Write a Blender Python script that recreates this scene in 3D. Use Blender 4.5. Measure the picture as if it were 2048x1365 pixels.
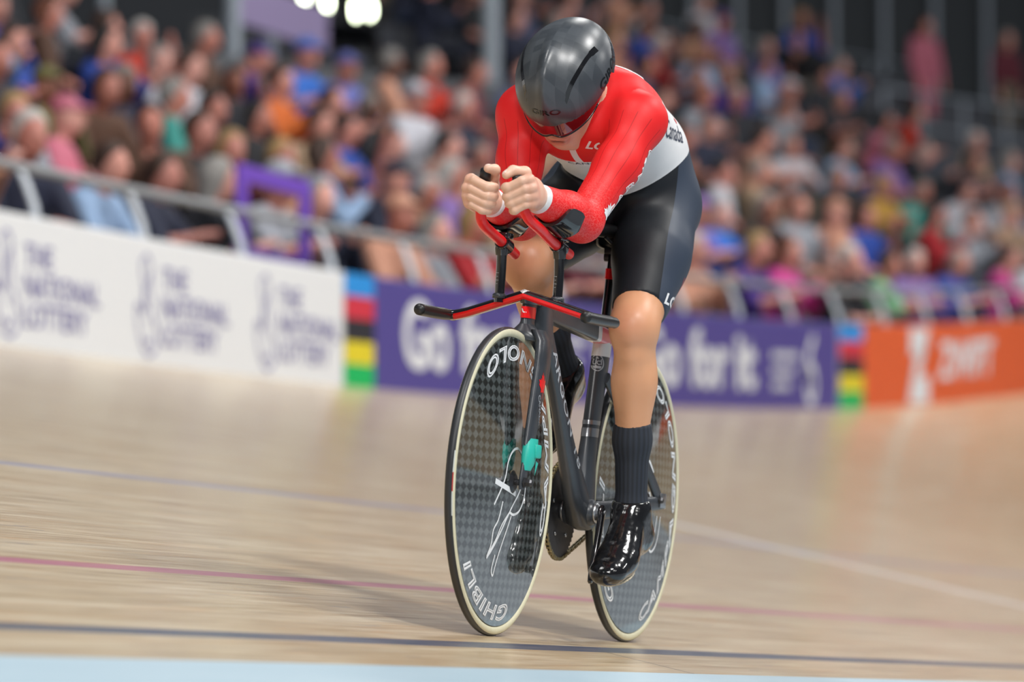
import bpy, bmesh, math, random
import numpy as np
from mathutils import Vector, Matrix
from mathutils.bvhtree import BVHTree

for o in list(bpy.data.objects):
    bpy.data.objects.remove(o)
SC = bpy.context.scene
COL = SC.collection
random.seed(7)
RNG = np.random.RandomState(7)
# World frame: origin = front wheel contact, +X = rider's left (infield), +Y = back along the track, +Z up.

# ---------------------------------------------------------------- camera
cam_d = bpy.data.cameras.new('camera')
cam = bpy.data.objects.new('camera', cam_d)
COL.objects.link(cam)
cam.location = (3.6715, -10.7525, -0.17516)
cam.rotation_euler = (math.radians(94.1), 0.0, 0.324777)
cam_d.sensor_width = 36.0
cam_d.lens = 10500.0 / 2048.0 * 36.0
cam_d.clip_start = 0.1
cam_d.clip_end = 400.0
cam_d.dof.use_dof = True
cam_d.dof.focus_distance = 11.55
cam_d.dof.aperture_fstop = 3.3
cam_d.dof.aperture_blades = 0
SC.camera = cam

# ---------------------------------------------------------------- world, lamps, exposure
wd = bpy.data.worlds.new('arena_air')
SC.world = wd
wd.use_nodes = True
wd.node_tree.nodes['Background'].inputs[0].default_value = (0.80, 0.88, 1.0, 1)
wd.node_tree.nodes['Background'].inputs[1].default_value = 0.30
SC.view_settings.view_transform = 'Standard'
SC.view_settings.look = 'None'
SC.view_settings.gamma = 1.0
SC.view_settings.use_curve_mapping = False
SC.view_settings.exposure = -1.22

def area_lamp(name, loc, aim, sx, sy, watts, col=(1.0, 0.985, 0.96)):
    d = bpy.data.lights.new(name, 'AREA')
    d.shape = 'RECTANGLE'
    d.size = sx
    d.size_y = sy
    d.energy = watts
    d.color = col
    o = bpy.data.objects.new(name, d)
    COL.objects.link(o)
    o.location = loc
    o.rotation_euler = (Vector(aim) - Vector(loc)).to_track_quat('-Z', 'Y').to_euler()
    return o

# floodlight rigs hung from the arena roof
for loc, aim, w in [((9.0, -7.0, 13.0), (0, 0, 0), 3900), ((8.5, 6.0, 13.0), (0, 1, 0), 2700),
                    ((-3.0, -6.0, 14.0), (-1, 2, 0), 1700), ((5.0, 15.0, 13.5), (-1, 12, 0), 800),
                    ((5.5, 31.0, 13.5), (-7, 28, 3), 800), ((7.0, 46.0, 14.0), (-6, 42, 3), 1200),
                    ((-3.0, 17.0, 12.5), (-8.0, 18, 2), 1900), ((-3.0, 31.0, 13.0), (-8.0, 33, 3), 2300),
                    ((-3.0, 52.0, 15.0), (-9, 54, 4), 1100), ((20.0, 20.0, 14.0), (12, 20, 0), 1800),
                    ((24.0, -8.0, 14.0), (12, -2, 0), 2200), ((7.0, -22.0, 11.5), (0, 0, 0.5), 4000),
                    ((14.0, 58.0, 14.0), (14, 66, 2), 4500), ((26.0, 60.0, 14.0), (30, 68, 2), 4500)]:
    area_lamp('arena_floodlight', loc, aim, 3.4, 1.6, w)

# ---------------------------------------------------------------- helpers
def link(o, parent=None):
    COL.objects.link(o)
    if parent is not None:
        o.parent = parent
    return o

def tag(o, label=None, cat=None, group=None, kind=None):
    if label: o['label'] = label
    if cat: o['category'] = cat
    if group: o['group'] = group
    if kind: o['kind'] = kind
    return o

def empty(name, loc=(0, 0, 0), rot=(0, 0, 0)):
    o = bpy.data.objects.new(name, None)
    o.location = loc
    o.rotation_euler = rot
    o.empty_display_size = 0.1
    return link(o)

def make_mesh(name, V, F, mats=None, midx=None, smooth=True, uv=None):
    me = bpy.data.meshes.new(name)
    V = np.asarray(V, dtype=np.float32).reshape(-1, 3)
    if isinstance(F, np.ndarray) and F.ndim == 2:
        n, k = F.shape
        me.vertices.add(len(V)); me.vertices.foreach_set('co', V.ravel())
        me.loops.add(n * k); me.loops.foreach_set('vertex_index', F.astype(np.int32).ravel())
        me.polygons.add(n)
        me.polygons.foreach_set('loop_start', np.arange(0, n * k, k, dtype=np.int32))
        me.polygons.foreach_set('loop_total', np.full(n, k, dtype=np.int32))
        me.update(calc_edges=True)
    else:
        me.from_pydata([tuple(v) for v in V.tolist()], [], [tuple(f) for f in F])
    me.validate()
    if mats:
        for m in (mats if isinstance(mats, (list, tuple)) else [mats]):
            me.materials.append(m)
    if midx is not None:
        me.polygons.foreach_set('material_index', np.asarray(midx, dtype=np.int32))
    me.polygons.foreach_set('use_smooth', np.full(len(me.polygons), bool(smooth)))
    me.update()
    return me

def add(name, V, F, mats=None, parent=None, midx=None, smooth=True):
    return link(bpy.data.objects.new(name, make_mesh(name, V, F, mats, midx, smooth)), parent)

def attr(me, name, vals):
    a = me.attributes.new(name, 'FLOAT', 'POINT')
    a.data.foreach_set('value', np.asarray(vals, dtype=np.float32))

def sharp(o, deg=35):
    me = o.data
    bm = bmesh.new(); bm.from_mesh(me)
    for e in bm.edges:
        if len(e.link_faces) == 2:
            e.smooth = e.calc_face_angle(0) < math.radians(deg)
    bm.to_mesh(me); bm.free()
    return o

class MB:
    """collects shapes into one mesh"""
    def __init__(s): s.V = []; s.F = []; s.M = []
    def put(s, V, F, m=0):
        o = len(s.V)
        s.V += [tuple(map(float, v)) for v in V]
        s.F += [tuple(int(i) + o for i in f) for f in F]
        s.M += [m] * len(F)
        return s
    def build(s, name, mats, parent=None, smooth=True, deg=35):
        o = add(name, np.array(s.V), s.F, mats, parent, s.M, smooth)
        return sharp(o, deg) if smooth else o

def ring_loft(rings, closed=True, caps=True):
    n = len(rings[0]); V = [p for r in rings for p in r]; F = []
    for i in range(len(rings) - 1):
        for j in range(n if closed else n - 1):
            k = (j + 1) % n
            F.append((i * n + j, i * n + k, (i + 1) * n + k, (i + 1) * n + j))
    if caps:
        F.append(tuple(range(n))[::-1]); F.append(tuple((len(rings) - 1) * n + j for j in range(n)))
    return V, F

def frames(P):
    P = [Vector(p) for p in P]; T = []
    for i in range(len(P)):
        a = P[max(i - 1, 0)]; b = P[min(i + 1, len(P) - 1)]
        T.append((b - a).normalized())
    u = T[0].orthogonal().normalized(); out = []
    for i, t in enumerate(T):
        u = (u - t * u.dot(t)).normalized()
        out.append((P[i], u, t.cross(u)))
    return out

def tube(P, r, n=12, caps=True):
    rs = r if isinstance(r, (list, tuple)) else [r] * len(P)
    R = []
    for (p, u, v), q in zip(frames(P), rs):
        R.append([p + (u * math.cos(2 * math.pi * k / n) + v * math.sin(2 * math.pi * k / n)) * q for k in range(n)])
    return ring_loft(R, True, caps)

def spline(P, m=6):
    """Catmull-Rom through the points"""
    P = [Vector(p) for p in P]; out = []
    for i in range(len(P) - 1):
        a = P[i - 1] if i else P[0] * 2 - P[1]
        b, c = P[i], P[i + 1]
        d = P[i + 2] if i + 2 < len(P) else P[-1] * 2 - P[-2]
        for k in range(m):
            t = k / m
            out.append(0.5 * ((2 * b) + (c - a) * t + (2 * a - 5 * b + 4 * c - d) * t * t + (3 * b - a - 3 * c + d) * t ** 3))
    out.append(P[-1])
    return out

def foil(sections, n=20, e=2.4):
    """sections: (centre(l,b,u), half width l, half depth, depth direction in the b-u plane (db,du))"""
    R = []
    for c, w, d, (db, du) in sections:
        q = math.hypot(db, du); db /= q; du /= q
        ring = []
        for k in range(n):
            a = 2 * math.pi * k / n
            ca, sa = math.cos(a), math.sin(a)
            x = w * math.copysign(abs(ca) ** (2 / e), ca); y = d * math.copysign(abs(sa) ** (2 / e), sa)
            ring.append((c[0] + x, c[1] + y * db, c[2] + y * du))
        R.append(ring)
    return ring_loft(R)

def box(c, s, R=None, bev=0.0):
    bm = bmesh.new()
    bmesh.ops.create_cube(bm, size=1)
    bmesh.ops.scale(bm, vec=s, verts=bm.verts)
    if bev:
        bmesh.ops.bevel(bm, geom=list(bm.edges), offset=bev, segments=2, affect='EDGES', profile=0.5)
    M = R if R is not None else Matrix.Identity(3)
    V = [M @ v.co + Vector(c) for v in bm.verts]; bm.verts.index_update()
    F = [[v.index for v in f.verts] for f in bm.faces]
    bm.free()
    return V, F

def lathe_x(prof, c, n=96, closed=False):
    """profile [(x, r)] turned about the lateral axis through c"""
    V = []; F = []; m = len(prof)
    for i in range(n):
        a = 2 * math.pi * i / n
        for x, r in prof:
            V.append((c[0] + x, c[1] + r * math.cos(a), c[2] + r * math.sin(a)))
    for i in range(n):
        k = (i + 1) % n
        for j in range(m if closed else m - 1):
            q = (j + 1) % m
            F.append((i * m + j, i * m + q, k * m + q, k * m + j))
    return V, F

# ---- materials
def mat(name, col=(0.5, 0.5, 0.5), rough=0.5, metal=0.0, coat=0.0, spec=0.5, emit=None, estr=1.0, sss=0.0):
    m = bpy.data.materials.new(name); m.use_nodes = True
    b = m.node_tree.nodes['Principled BSDF']
    b.inputs['Base Color'].default_value = (*col, 1)
    b.inputs['Roughness'].default_value = rough
    b.inputs['Metallic'].default_value = metal
    b.inputs['Coat Weight'].default_value = coat
    b.inputs['Coat Roughness'].default_value = 0.04
    b.inputs['Specular IOR Level'].default_value = spec
    if sss:
        b.inputs['Subsurface Weight'].default_value = sss
        b.inputs['Subsurface Radius'].default_value = (0.012, 0.005, 0.003)
    if emit:
        b.inputs['Emission Color'].default_value = (*emit, 1)
        b.inputs['Emission Strength'].default_value = estr
    return m

class NT:
    """small node-graph writer"""
    def __init__(s, m):
        s.t = m.node_tree; s.b = s.t.nodes['Principled BSDF']
    def n(s, typ, **kw):
        x = s.t.nodes.new(typ)
        for k, v in kw.items(): setattr(x, k, v)
        return x
    def put(s, sock, v):
        if isinstance(v, bpy.types.NodeSocket): s.t.links.new(v, sock)
        elif isinstance(v, (tuple, list)): sock.default_value = (*v, 1) if len(v) == 3 and len(sock.default_value) == 4 else v
        else: sock.default_value = v
    def math(s, op, a, b=0.0, c=None):
        x = s.n('ShaderNodeMath', operation=op); s.put(x.inputs[0], a); s.put(x.inputs[1], b)
        if c is not None: s.put(x.inputs[2], c)
        return x.outputs[0]
    def mix(s, f, a, b, blend='MIX'):
        x = s.n('ShaderNodeMix', data_type='RGBA', blend_type=blend)
        s.put(x.inputs[0], f); s.put(x.inputs[6], a); s.put(x.inputs[7], b)
        return x.outputs[2]
    def attr(s, name): return s.n('ShaderNodeAttribute', attribute_name=name).outputs['Fac']
    def xyz(s, x, y, z):
        c = s.n('ShaderNodeCombineXYZ'); s.put(c.inputs[0], x); s.put(c.inputs[1], y); s.put(c.inputs[2], z)
        return c.outputs[0]
    def noise(s, vec, scale, detail=3.0, rough=0.55):
        x = s.n('ShaderNodeTexNoise'); s.put(x.inputs['Vector'], vec); x.inputs['Scale'].default_value = scale
        x.inputs['Detail'].default_value = detail; x.inputs['Roughness'].default_value = rough
        return x.outputs['Fac']
    def white(s, vec):
        x = s.n('ShaderNodeTexWhiteNoise', noise_dimensions='3D'); s.put(x.inputs['Vector'], vec); return x.outputs['Value']
    def ramp(s, f, stops):
        x = s.n('ShaderNodeValToRGB'); e = x.color_ramp.elements
        while len(e) < len(stops): e.new(0.5)
        for q, (p, c) in zip(e, stops): q.position = p; q.color = (*c, 1) if len(c) == 3 else c
        s.put(x.inputs[0], f); return x.outputs[0]
    def band(s, v, c, w):
        return s.math('LESS_THAN', s.math('ABSOLUTE', s.math('SUBTRACT', v, c)), w)
    def coord(s, out='Object'): return s.n('ShaderNodeTexCoord').outputs[out]
    def bump(s, h, strength=0.3, dist=0.01):
        x = s.n('ShaderNodeBump'); x.inputs['Strength'].default_value = strength; x.inputs['Distance'].default_value = dist
        s.put(x.inputs['Height'], h); s.t.links.new(x.outputs[0], s.b.inputs['Normal'])
    def base(s, c): s.put(s.b.inputs['Base Color'], c)
    def rough(s, c): s.put(s.b.inputs['Roughness'], c)

# ---- signed distance modelling
class SDF:
    def __init__(s, lo, hi, h):
        s.lo = np.array(lo, np.float32); s.h = h
        s.n = np.ceil((np.array(hi) - s.lo) / h).astype(int) + 1
        s.ax = [s.lo[i] + h * np.arange(s.n[i], dtype=np.float32) for i in range(3)]
        s.v = np.full(tuple(s.n), 1.0, np.float32)
    def _sub(s, lo, hi):
        a = np.clip(np.floor((np.array(lo) - s.lo) / s.h).astype(int), 0, s.n - 1)
        b = np.clip(np.ceil((np.array(hi) - s.lo) / s.h).astype(int) + 1, 1, s.n)
        sl = tuple(slice(a[i], max(b[i], a[i] + 1)) for i in range(3))
        X = s.ax[0][sl[0]][:, None, None]; Y = s.ax[1][sl[1]][None, :, None]; Z = s.ax[2][sl[2]][None, None, :]
        return sl, X, Y, Z
    def _join(s, sl, d, k, clip, XYZ, cut):
        if clip is not None:
            p, n = clip; n = np.array(n, float); n /= np.linalg.norm(n)
            d = np.maximum(d, (XYZ[0] - p[0]) * n[0] + (XYZ[1] - p[1]) * n[1] + (XYZ[2] - p[2]) * n[2])
        v = s.v[sl]
        if cut:
            s.v[sl] = np.maximum(v, -d); return
        if k > 0:
            hh = np.clip(0.5 + 0.5 * (d - v) / k, 0, 1)
            s.v[sl] = d + (v - d) * hh - k * hh * (1 - hh)
        else:
            s.v[sl] = np.minimum(v, d)
    def cap(s, a, b, ra, rb, k=0.02, grow=0.0, clip=None, cut=False):
        a = np.array(a, float); b = np.array(b, float); m = max(ra, rb) + grow + k + 3 * s.h
        sl, X, Y, Z = s._sub(np.minimum(a, b) - m, np.maximum(a, b) + m)
        ab = b - a; L = max(ab @ ab, 1e-9)
        t = np.clip(((X - a[0]) * ab[0] + (Y - a[1]) * ab[1] + (Z - a[2]) * ab[2]) / L, 0, 1)
        d = np.sqrt((X - a[0] - t * ab[0]) ** 2 + (Y - a[1] - t * ab[1]) ** 2 + (Z - a[2] - t * ab[2]) ** 2) - (ra + (rb - ra) * t) - grow
        s._join(sl, d, k, clip, (X, Y, Z), cut); return s
    def chain(s, P, R, k=0.02, grow=0.0, clip=None):
        for i in range(len(P) - 1): s.cap(P[i], P[i + 1], R[i], R[i + 1], k, grow, clip)
        return s
    def ell(s, c, r, R=None, k=0.03, grow=0.0, clip=None, cut=False):
        c = np.array(c, float); r = np.array(r, float) + grow; m = r.max() + k + 3 * s.h
        sl, X, Y, Z = s._sub(c - m, c + m)
        R = np.eye(3) if R is None else np.array(R, float)   # rows = local axes
        q = [(X - c[0]) * R[i][0] + (Y - c[1]) * R[i][1] + (Z - c[2]) * R[i][2] for i in range(3)]
        k0 = np.sqrt(sum((q[i] / r[i]) ** 2 for i in range(3))); k1 = np.sqrt(sum((q[i] / r[i] ** 2) ** 2 for i in range(3)))
        d = k0 * (k0 - 1) / np.maximum(k1, 1e-6)
        s._join(sl, d.astype(np.float32), k, clip, (X, Y, Z), cut); return s
    def half(s, p, n):
        """keep the side the normal points away from"""
        n = np.array(n, float); n /= np.linalg.norm(n)
        s.v = np.maximum(s.v, ((s.ax[0] - p[0]) * n[0])[:, None, None] + ((s.ax[1] - p[1]) * n[1])[None, :, None] + ((s.ax[2] - p[2]) * n[2])[None, None, :]).astype(np.float32)
        return s
    def merge(s, o, k):
        hh = np.clip(0.5 + 0.5 * (o.v - s.v) / k, 0, 1)
        s.v = (o.v + (s.v - o.v) * hh - k * hh * (1 - hh)).astype(np.float32); return s
    def mesh(s, smooth=2):
        v = np.pad(s.v, 1, constant_values=1.0); ins = v < 0
        nx, ny, nz = v.shape
        c = [ins[i:nx - 1 + i, j:ny - 1 + j, k:nz - 1 + k] for i in (0, 1) for j in (0, 1) for k in (0, 1)]
        cnt = sum(q.astype(np.int8) for q in c)
        act = (cnt > 0) & (cnt < 8)
        idx = np.full(act.shape, -1, np.int64); I, J, K = np.nonzero(act); N = len(I); idx[I, J, K] = np.arange(N)
        P = np.zeros((N, 3)); W = np.zeros(N)
        for (a, b) in [((i, j, k), (i + (d == 0), j + (d == 1), k + (d == 2))) for d in range(3) for i in (0, 1) for j in (0, 1) for k in (0, 1)
                       if (i, j, k)[d] == 0]:
            va = v[I + a[0], J + a[1], K + a[2]]; vb = v[I + b[0], J + b[1], K + b[2]]
            m = (va < 0) != (vb < 0)
            t = np.where(m, va / np.where(m, va - vb, 1), 0)
            for d in range(3): P[:, d] += np.where(m, a[d] + t * (b[d] - a[d]), 0)
            W += m
        P = P / W[:, None] + np.stack([I, J, K], 1)
        Q = []
        for d in range(3):
            sa = [slice(0, None)] * 3; sb = [slice(0, None)] * 3
            sa[d] = slice(0, -1); sb[d] = slice(1, None)
            A = ins[tuple(sa)]; B = ins[tuple(sb)]
            e1, e2 = [(1, 2), (2, 0), (0, 1)][d]
            for flip, M in ((False, A & ~B), (True, ~A & B)):
                G = np.stack(np.nonzero(M), 1)
                q = []
                for o1, o2 in ((-1, -1), (0, -1), (0, 0), (-1, 0)):
                    g = G.copy(); g[:, e1] += o1; g[:, e2] += o2
                    q.append(idx[g[:, 0], g[:, 1], g[:, 2]])
                q = np.stack(q, 1)
                Q.append(q[:, ::-1] if flip else q)
        F = np.concatenate(Q); F = F[(F >= 0).all(1)]
        V = s.lo + (P - 1) * s.h
        return relax(V, F, smooth), F

def relax(V, F, it=2, lam=0.5):
    N = len(V); E = np.concatenate([F[:, [0, 1]], F[:, [1, 2]], F[:, [2, 3]], F[:, [3, 0]]])
    deg = np.bincount(E.ravel(), minlength=N)[:, None].clip(1)
    for q in range(it):
        for l in (lam, -lam * 1.04):
            S = np.zeros_like(V)
            for d in range(3):
                S[:, d] = np.bincount(E[:, 0], V[E[:, 1], d], N) + np.bincount(E[:, 1], V[E[:, 0], d], N)
            V = V + l * (S / deg - V)
    return V

def smooth_field(x, F, n, it=6):
    E = np.concatenate([F[:, [0, 1]], F[:, [1, 2]], F[:, [2, 3]], F[:, [3, 0]]])
    deg = np.bincount(E.ravel(), minlength=n).clip(1)
    for q in range(it):
        x = 0.4 * x + 0.6 * (np.bincount(E[:, 0], x[E[:, 1]], n) + np.bincount(E[:, 1], x[E[:, 0]], n)) / deg
    return x

def bvh_of(V, F): return BVHTree.FromPolygons([tuple(v) for v in V], [tuple(int(i) for i in f) for f in F])

# ---- lettering: flat glyph meshes, optionally as outlines
def glyphs(text, size=1.0, outline=0.0, bold=0.0, shear=0.0, cell=None, width=1.0, space=1.0):
    cu = bpy.data.curves.new('t', 'FONT'); cu.body = text; cu.size = size; cu.shear = shear; cu.space_character = space
    cu.align_x = 'CENTER'; cu.align_y = 'CENTER'; cu.resolution_u = 4
    if outline:
        cu.fill_mode = 'NONE'; cu.bevel_depth = outline; cu.bevel_resolution = 0
    else:
        cu.offset = bold
    ob = bpy.data.objects.new('t', cu); COL.objects.link(ob)
    dg = bpy.context.evaluated_depsgraph_get()
    me = bpy.data.meshes.new_from_object(ob.evaluated_get(dg))
    bpy.data.objects.remove(ob); bpy.data.curves.remove(cu)
    bm = bmesh.new(); bm.from_mesh(me); bpy.data.meshes.remove(me)
    for v in bm.verts: v.co.z = 0 if not outline else v.co.z; v.co.x *= width
    if cell:
        bmesh.ops.triangulate(bm, faces=bm.faces[:])
        for r in range(6):
            es = [e for e in bm.edges if e.calc_length() > cell]
            if not es: break
            bmesh.ops.subdivide_edges(bm, edges=es, cuts=1)
            bmesh.ops.triangulate(bm, faces=bm.faces[:])
    bm.verts.index_update()
    V = [v.co.copy() for v in bm.verts]; F = [[v.index for v in f.verts] for f in bm.faces]
    bm.free()
    return V, F

def strip(P, w):
    """a flat ribbon along 2D points"""
    V = []; F = []; P = [Vector((p[0], p[1], 0)) for p in P]
    ws = w if isinstance(w, (list, tuple)) else [w] * len(P)
    for i, p in enumerate(P):
        t = (P[min(i + 1, len(P) - 1)] - P[max(i - 1, 0)]).normalized(); n = Vector((-t.y, t.x, 0))
        V += [p + n * ws[i] / 2, p - n * ws[i] / 2]
        if i: F.append((2 * i - 2, 2 * i - 1, 2 * i + 1, 2 * i))
    return V, F

def patch(pts, cell):
    """a filled 2D polygon cut into small triangles"""
    bm = bmesh.new(); vs = [bm.verts.new((p[0], p[1], 0)) for p in pts]; bm.faces.new(vs)
    bmesh.ops.triangulate(bm, faces=bm.faces[:])
    for r in range(6):
        es = [e for e in bm.edges if e.calc_length() > cell]
        if not es: break
        bmesh.ops.subdivide_edges(bm, edges=es, cuts=1); bmesh.ops.triangulate(bm, faces=bm.faces[:])
    bm.verts.index_update(); V = [v.co.copy() for v in bm.verts]; F = [[v.index for v in f.verts] for f in bm.faces]; bm.free()
    return V, F

def drape_n(G, bvh, o, ex, n, off=0.0012, back=0.12):
    n = Vector(n).normalized(); ex = Vector(ex); ex = (ex - n * ex.dot(n)).normalized()
    return drape(G, bvh, o, ex, n.cross(ex), off, back)

def drape(G, bvh, o, ex, ey, off=0.0012, back=0.25):
    """lays flat shapes G=(V,F) onto a surface: the sheet at o spanned by ex, ey is pressed along its own normal"""
    o = Vector(o); ex = Vector(ex).normalized(); ey = Vector(ey); ey = (ey - ex * ey.dot(ex)).normalized(); n = ex.cross(ey)
    V = []; ok = []
    for v in G[0]:
        p = o + ex * v.x + ey * v.y
        h = bvh.ray_cast(p + n * back, -n, back * 2)
        if h[0] is None: V.append(p); ok.append(False)
        else: V.append(h[0] + n * (off + v.z)); ok.append(True)
    F = [f for f in G[1] if all(ok[i] for i in f)]
    return V, F
# ================================================================ the place: track, boards, rail, stand
_BT = [-40, 12.5, 15.1, 17.6, 19.3, 22.05, 24.4, 26.3, 28.7, 29.7, 32.5, 35.2, 40, 45, 50, 60, 80, 140]
_BZ = [1.655, 1.655, 1.69, 1.74, 1.79, 1.89, 2.0, 2.09, 2.22, 2.28, 2.49, 2.72, 3.12, 3.5, 3.85, 4.3, 4.5, 4.5]
def B(t): return float(np.interp(t, _BT, _BZ))
_dt = 0.25
_ts = np.arange(-40, 120, _dt)
_k = np.clip((_ts - 42) / 16, 0, 1) / 27.0
_a = np.cumsum(_k) * _dt
_px = np.cumsum(np.sin(_a)) * _dt; _py = np.cumsum(np.cos(_a)) * _dt
_i0 = int(np.argmin(abs(_ts)))
_px -= _px[_i0]; _py -= _py[_i0]
QW = 6.97
def ang(t): return float(np.interp(t, _ts, _a))
def P(t, q, z=0.0):
    """t back along the track, q outwards from the bike's line, z up"""
    a = ang(t)
    return Vector((float(np.interp(t, _ts, _px)) - q * math.cos(a), float(np.interp(t, _ts, _py)) + q * math.sin(a), z))

# ---- wood
M_WOOD = mat('track_pine', rough=0.32, coat=0.55)
M_WOOD.node_tree.nodes['Principled BSDF'].inputs['Coat Roughness'].default_value = 0.2
g = NT(M_WOOD)
tt = g.attr('tt'); qq = g.attr('qq')
strip_i = g.math('FLOOR', g.math('DIVIDE', qq, 0.042))
seg = g.math('FLOOR', g.math('ADD', g.math('DIVIDE', tt, 3.2), g.math('MULTIPLY', g.white(g.xyz(strip_i, 3.0, 1.0)), 7.0)))
tone = g.white(g.xyz(strip_i, seg, 0.0))
streak = g.noise(g.xyz(g.math('MULTIPLY', tt, 1.5), g.math('MULTIPLY', qq, 52.0), 0.0), 1.0, 6.0, 0.68)
fine = g.noise(g.xyz(g.math('MULTIPLY', tt, 3.5), g.math('MULTIPLY', qq, 170.0), 4.0), 1.0, 3.0, 0.6)
patchy = g.noise(g.xyz(g.math('MULTIPLY', tt, 0.5), g.math('MULTIPLY', qq, 2.2), 9.0), 1.0, 3.0, 0.5)
c1 = g.ramp(streak, [(0.33, (0.30, 0.20, 0.10)), (0.44, (0.51, 0.375, 0.21)), (0.54, (0.64, 0.505, 0.315)), (0.66, (0.80, 0.695, 0.50))])
c2 = g.mix(g.math('MULTIPLY', tone, 0.42), c1, (0.50, 0.33, 0.17))
org = g.noise(g.xyz(g.math('MULTIPLY', tt, 0.9), g.math('MULTIPLY', qq, 24.0), 41.0), 1.0, 4.0, 0.6)
c2 = g.mix(g.math('MULTIPLY', g.math('GREATER_THAN', org, 0.60), 0.5), c2, (0.62, 0.36, 0.14))
c3 = g.mix(g.math('MULTIPLY', g.math('SUBTRACT', fine, 0.42), 1.6), c2, (0.34, 0.235, 0.13))
c4 = g.mix(g.math('MULTIPLY', g.math('SUBTRACT', patchy, 0.35), 0.5), c3, (0.71, 0.61, 0.45))
broad = g.noise(g.xyz(g.math('MULTIPLY', tt, 0.55), g.math('MULTIPLY', qq, 13.0), 77.0), 1.0, 5.0, 0.65)
c4 = g.mix(g.math('MULTIPLY', g.math('SUBTRACT', broad, 0.47), 2.2), c4, (0.84, 0.75, 0.57))
c4 = g.mix(g.math('MULTIPLY', g.math('SUBTRACT', 0.46, broad), 2.4), c4, (0.34, 0.25, 0.15))
scuff = g.math('GREATER_THAN', g.noise(g.xyz(g.math('MULTIPLY', tt, 2.2), g.math('MULTIPLY', qq, 30.0), 17.0), 1.0, 2.0, 0.4), 0.705)
c4 = g.mix(g.math('MULTIPLY', scuff, 0.45), c4, (0.26, 0.24, 0.22))
wear = g.noise(g.xyz(g.math('MULTIPLY', tt, 3.0), g.math('MULTIPLY', qq, 40.0), 31.0), 1.0, 3.0, 0.6)
def line(c, cq, hw, col, op):
    f = g.math('MULTIPLY', g.band(qq, cq, hw), g.math('MULTIPLY_ADD', wear, -0.5, op + 0.25))
    return g.mix(f, c, col)
c5 = line(c4, -0.105, 0.029, (0.06, 0.085, 0.14), 0.95)
c5 = line(c5, 0.565, 0.029, (0.50, 0.12, 0.23), 0.80)
c5 = line(c5, 2.15, 0.032, (0.24, 0.27, 0.47), 0.80)
c5 = g.mix(g.math('MULTIPLY', g.math('MULTIPLY', g.band(tt, 10.05, 0.13), g.band(qq, 1.55, 1.65)), 1.0), c5, (0.93, 0.93, 0.92))
c5 = g.mix(g.math('MULTIPLY', g.math('MULTIPLY', g.band(tt, 0.42, 0.008), g.math('LESS_THAN', qq, -0.12)), 0.75), c5, (0.08, 0.07, 0.06))
g.base(c5)
g.rough(g.math('MULTIPLY_ADD', streak, 0.18, 0.24))
g.bump(g.math('MULTIPLY_ADD', g.math('GREATER_THAN', g.math('FRACT', g.math('DIVIDE', qq, 0.042)), 0.94), -0.6, fine), 0.22, 0.0015)

M_AZUR = mat('pale_blue_apron', (0.50, 0.66, 0.76), 0.35)
g = NT(M_AZUR)
g.base(g.mix(g.noise(g.xyz(g.math('MULTIPLY', g.attr('tt'), 2.0), g.math('MULTIPLY', g.attr('qq'), 14.0), 0.0), 1.0, 3.0), (0.38, 0.52, 0.61), (0.45, 0.58, 0.66)))
M_INF = mat('infield_floor', (0.30, 0.34, 0.38), 0.45)
g = NT(M_INF); g.base(g.mix(g.noise(g.coord(), 0.8, 4.0), (0.27, 0.31, 0.36), (0.36, 0.40, 0.44)))
M_STEP = mat('stand_concrete', (0.10, 0.105, 0.115), 0.8)
g = NT(M_STEP); g.base(g.mix(g.noise(g.coord(), 3.0, 4.0), (0.075, 0.08, 0.09), (0.13, 0.135, 0.145)))
M_WALL = mat('arena_wall', (0.045, 0.05, 0.058), 0.85)
g = NT(M_WALL); g.base(g.mix(g.noise(g.coord(), 0.35, 3.0), (0.03, 0.034, 0.04), (0.07, 0.075, 0.085)))
M_BENCH = mat('bench_grey', (0.07, 0.075, 0.09), 0.6)
M_STEEL = mat('brushed_steel', (0.36, 0.38, 0.40), 0.4, metal=0.5)
M_POST = mat('post_pale_grey', (0.62, 0.67, 0.74), 0.42)
M_COLUMN = mat('column_grey_paint', (0.30, 0.34, 0.39), 0.6)
M_WHITE = mat('board_white', (0.82, 0.84, 0.87), 0.45)
M_VIOLET = mat('board_violet', (0.085, 0.065, 0.30), 0.42)
M_ORANGE = mat('board_orange', (0.80, 0.125, 0.03), 0.42)
M_INK = mat('print_violet_blue', (0.13, 0.11, 0.36), 0.5)
M_LINEW = mat('print_white', (0.80, 0.82, 0.86), 0.5)

def sheet(name, ts, qs, zf, m, parent=None):
    V = []; F = []; nq = len(qs)
    for t in ts:
        for q in qs: V.append(P(t, q, zf(t, q)))
    for i in range(len(ts) - 1):
        for j in range(nq - 1):
            F.append((i * nq + j, i * nq + j + 1, (i + 1) * nq + j + 1, (i + 1) * nq + j))
    o = add(name, np.array([tuple(v) for v in V]), F, m, parent)
    attr(o.data, 'tt', [t for t in ts for q in qs]); attr(o.data, 'qq', [q for t in ts for q in qs])
    return o
TS = list(np.arange(-16, 0, 1.0)) + list(np.arange(0, 110, 0.5))
TRK = sheet('track_surface', TS, list(np.linspace(-0.335, QW, 30)), lambda t, q: q * B(t) / QW, M_WOOD)
tag(TRK, 'banked pine track with black, red and blue painted lines', 'track', kind='structure')
AZ = sheet('apron_band', TS, [-0.335, -0.7, -1.15], lambda t, q: q * 0.2375 + (0.02 if q < -0.9 else 0), M_AZUR)
tag(AZ, 'pale blue apron band along the inner edge of the track', 'apron', kind='structure')
IF = sheet('floor', TS, [-1.15, -1.16, -6, -18, -24], lambda t, q: -0.253 if q > -1.155 else -0.62, M_INF)
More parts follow.
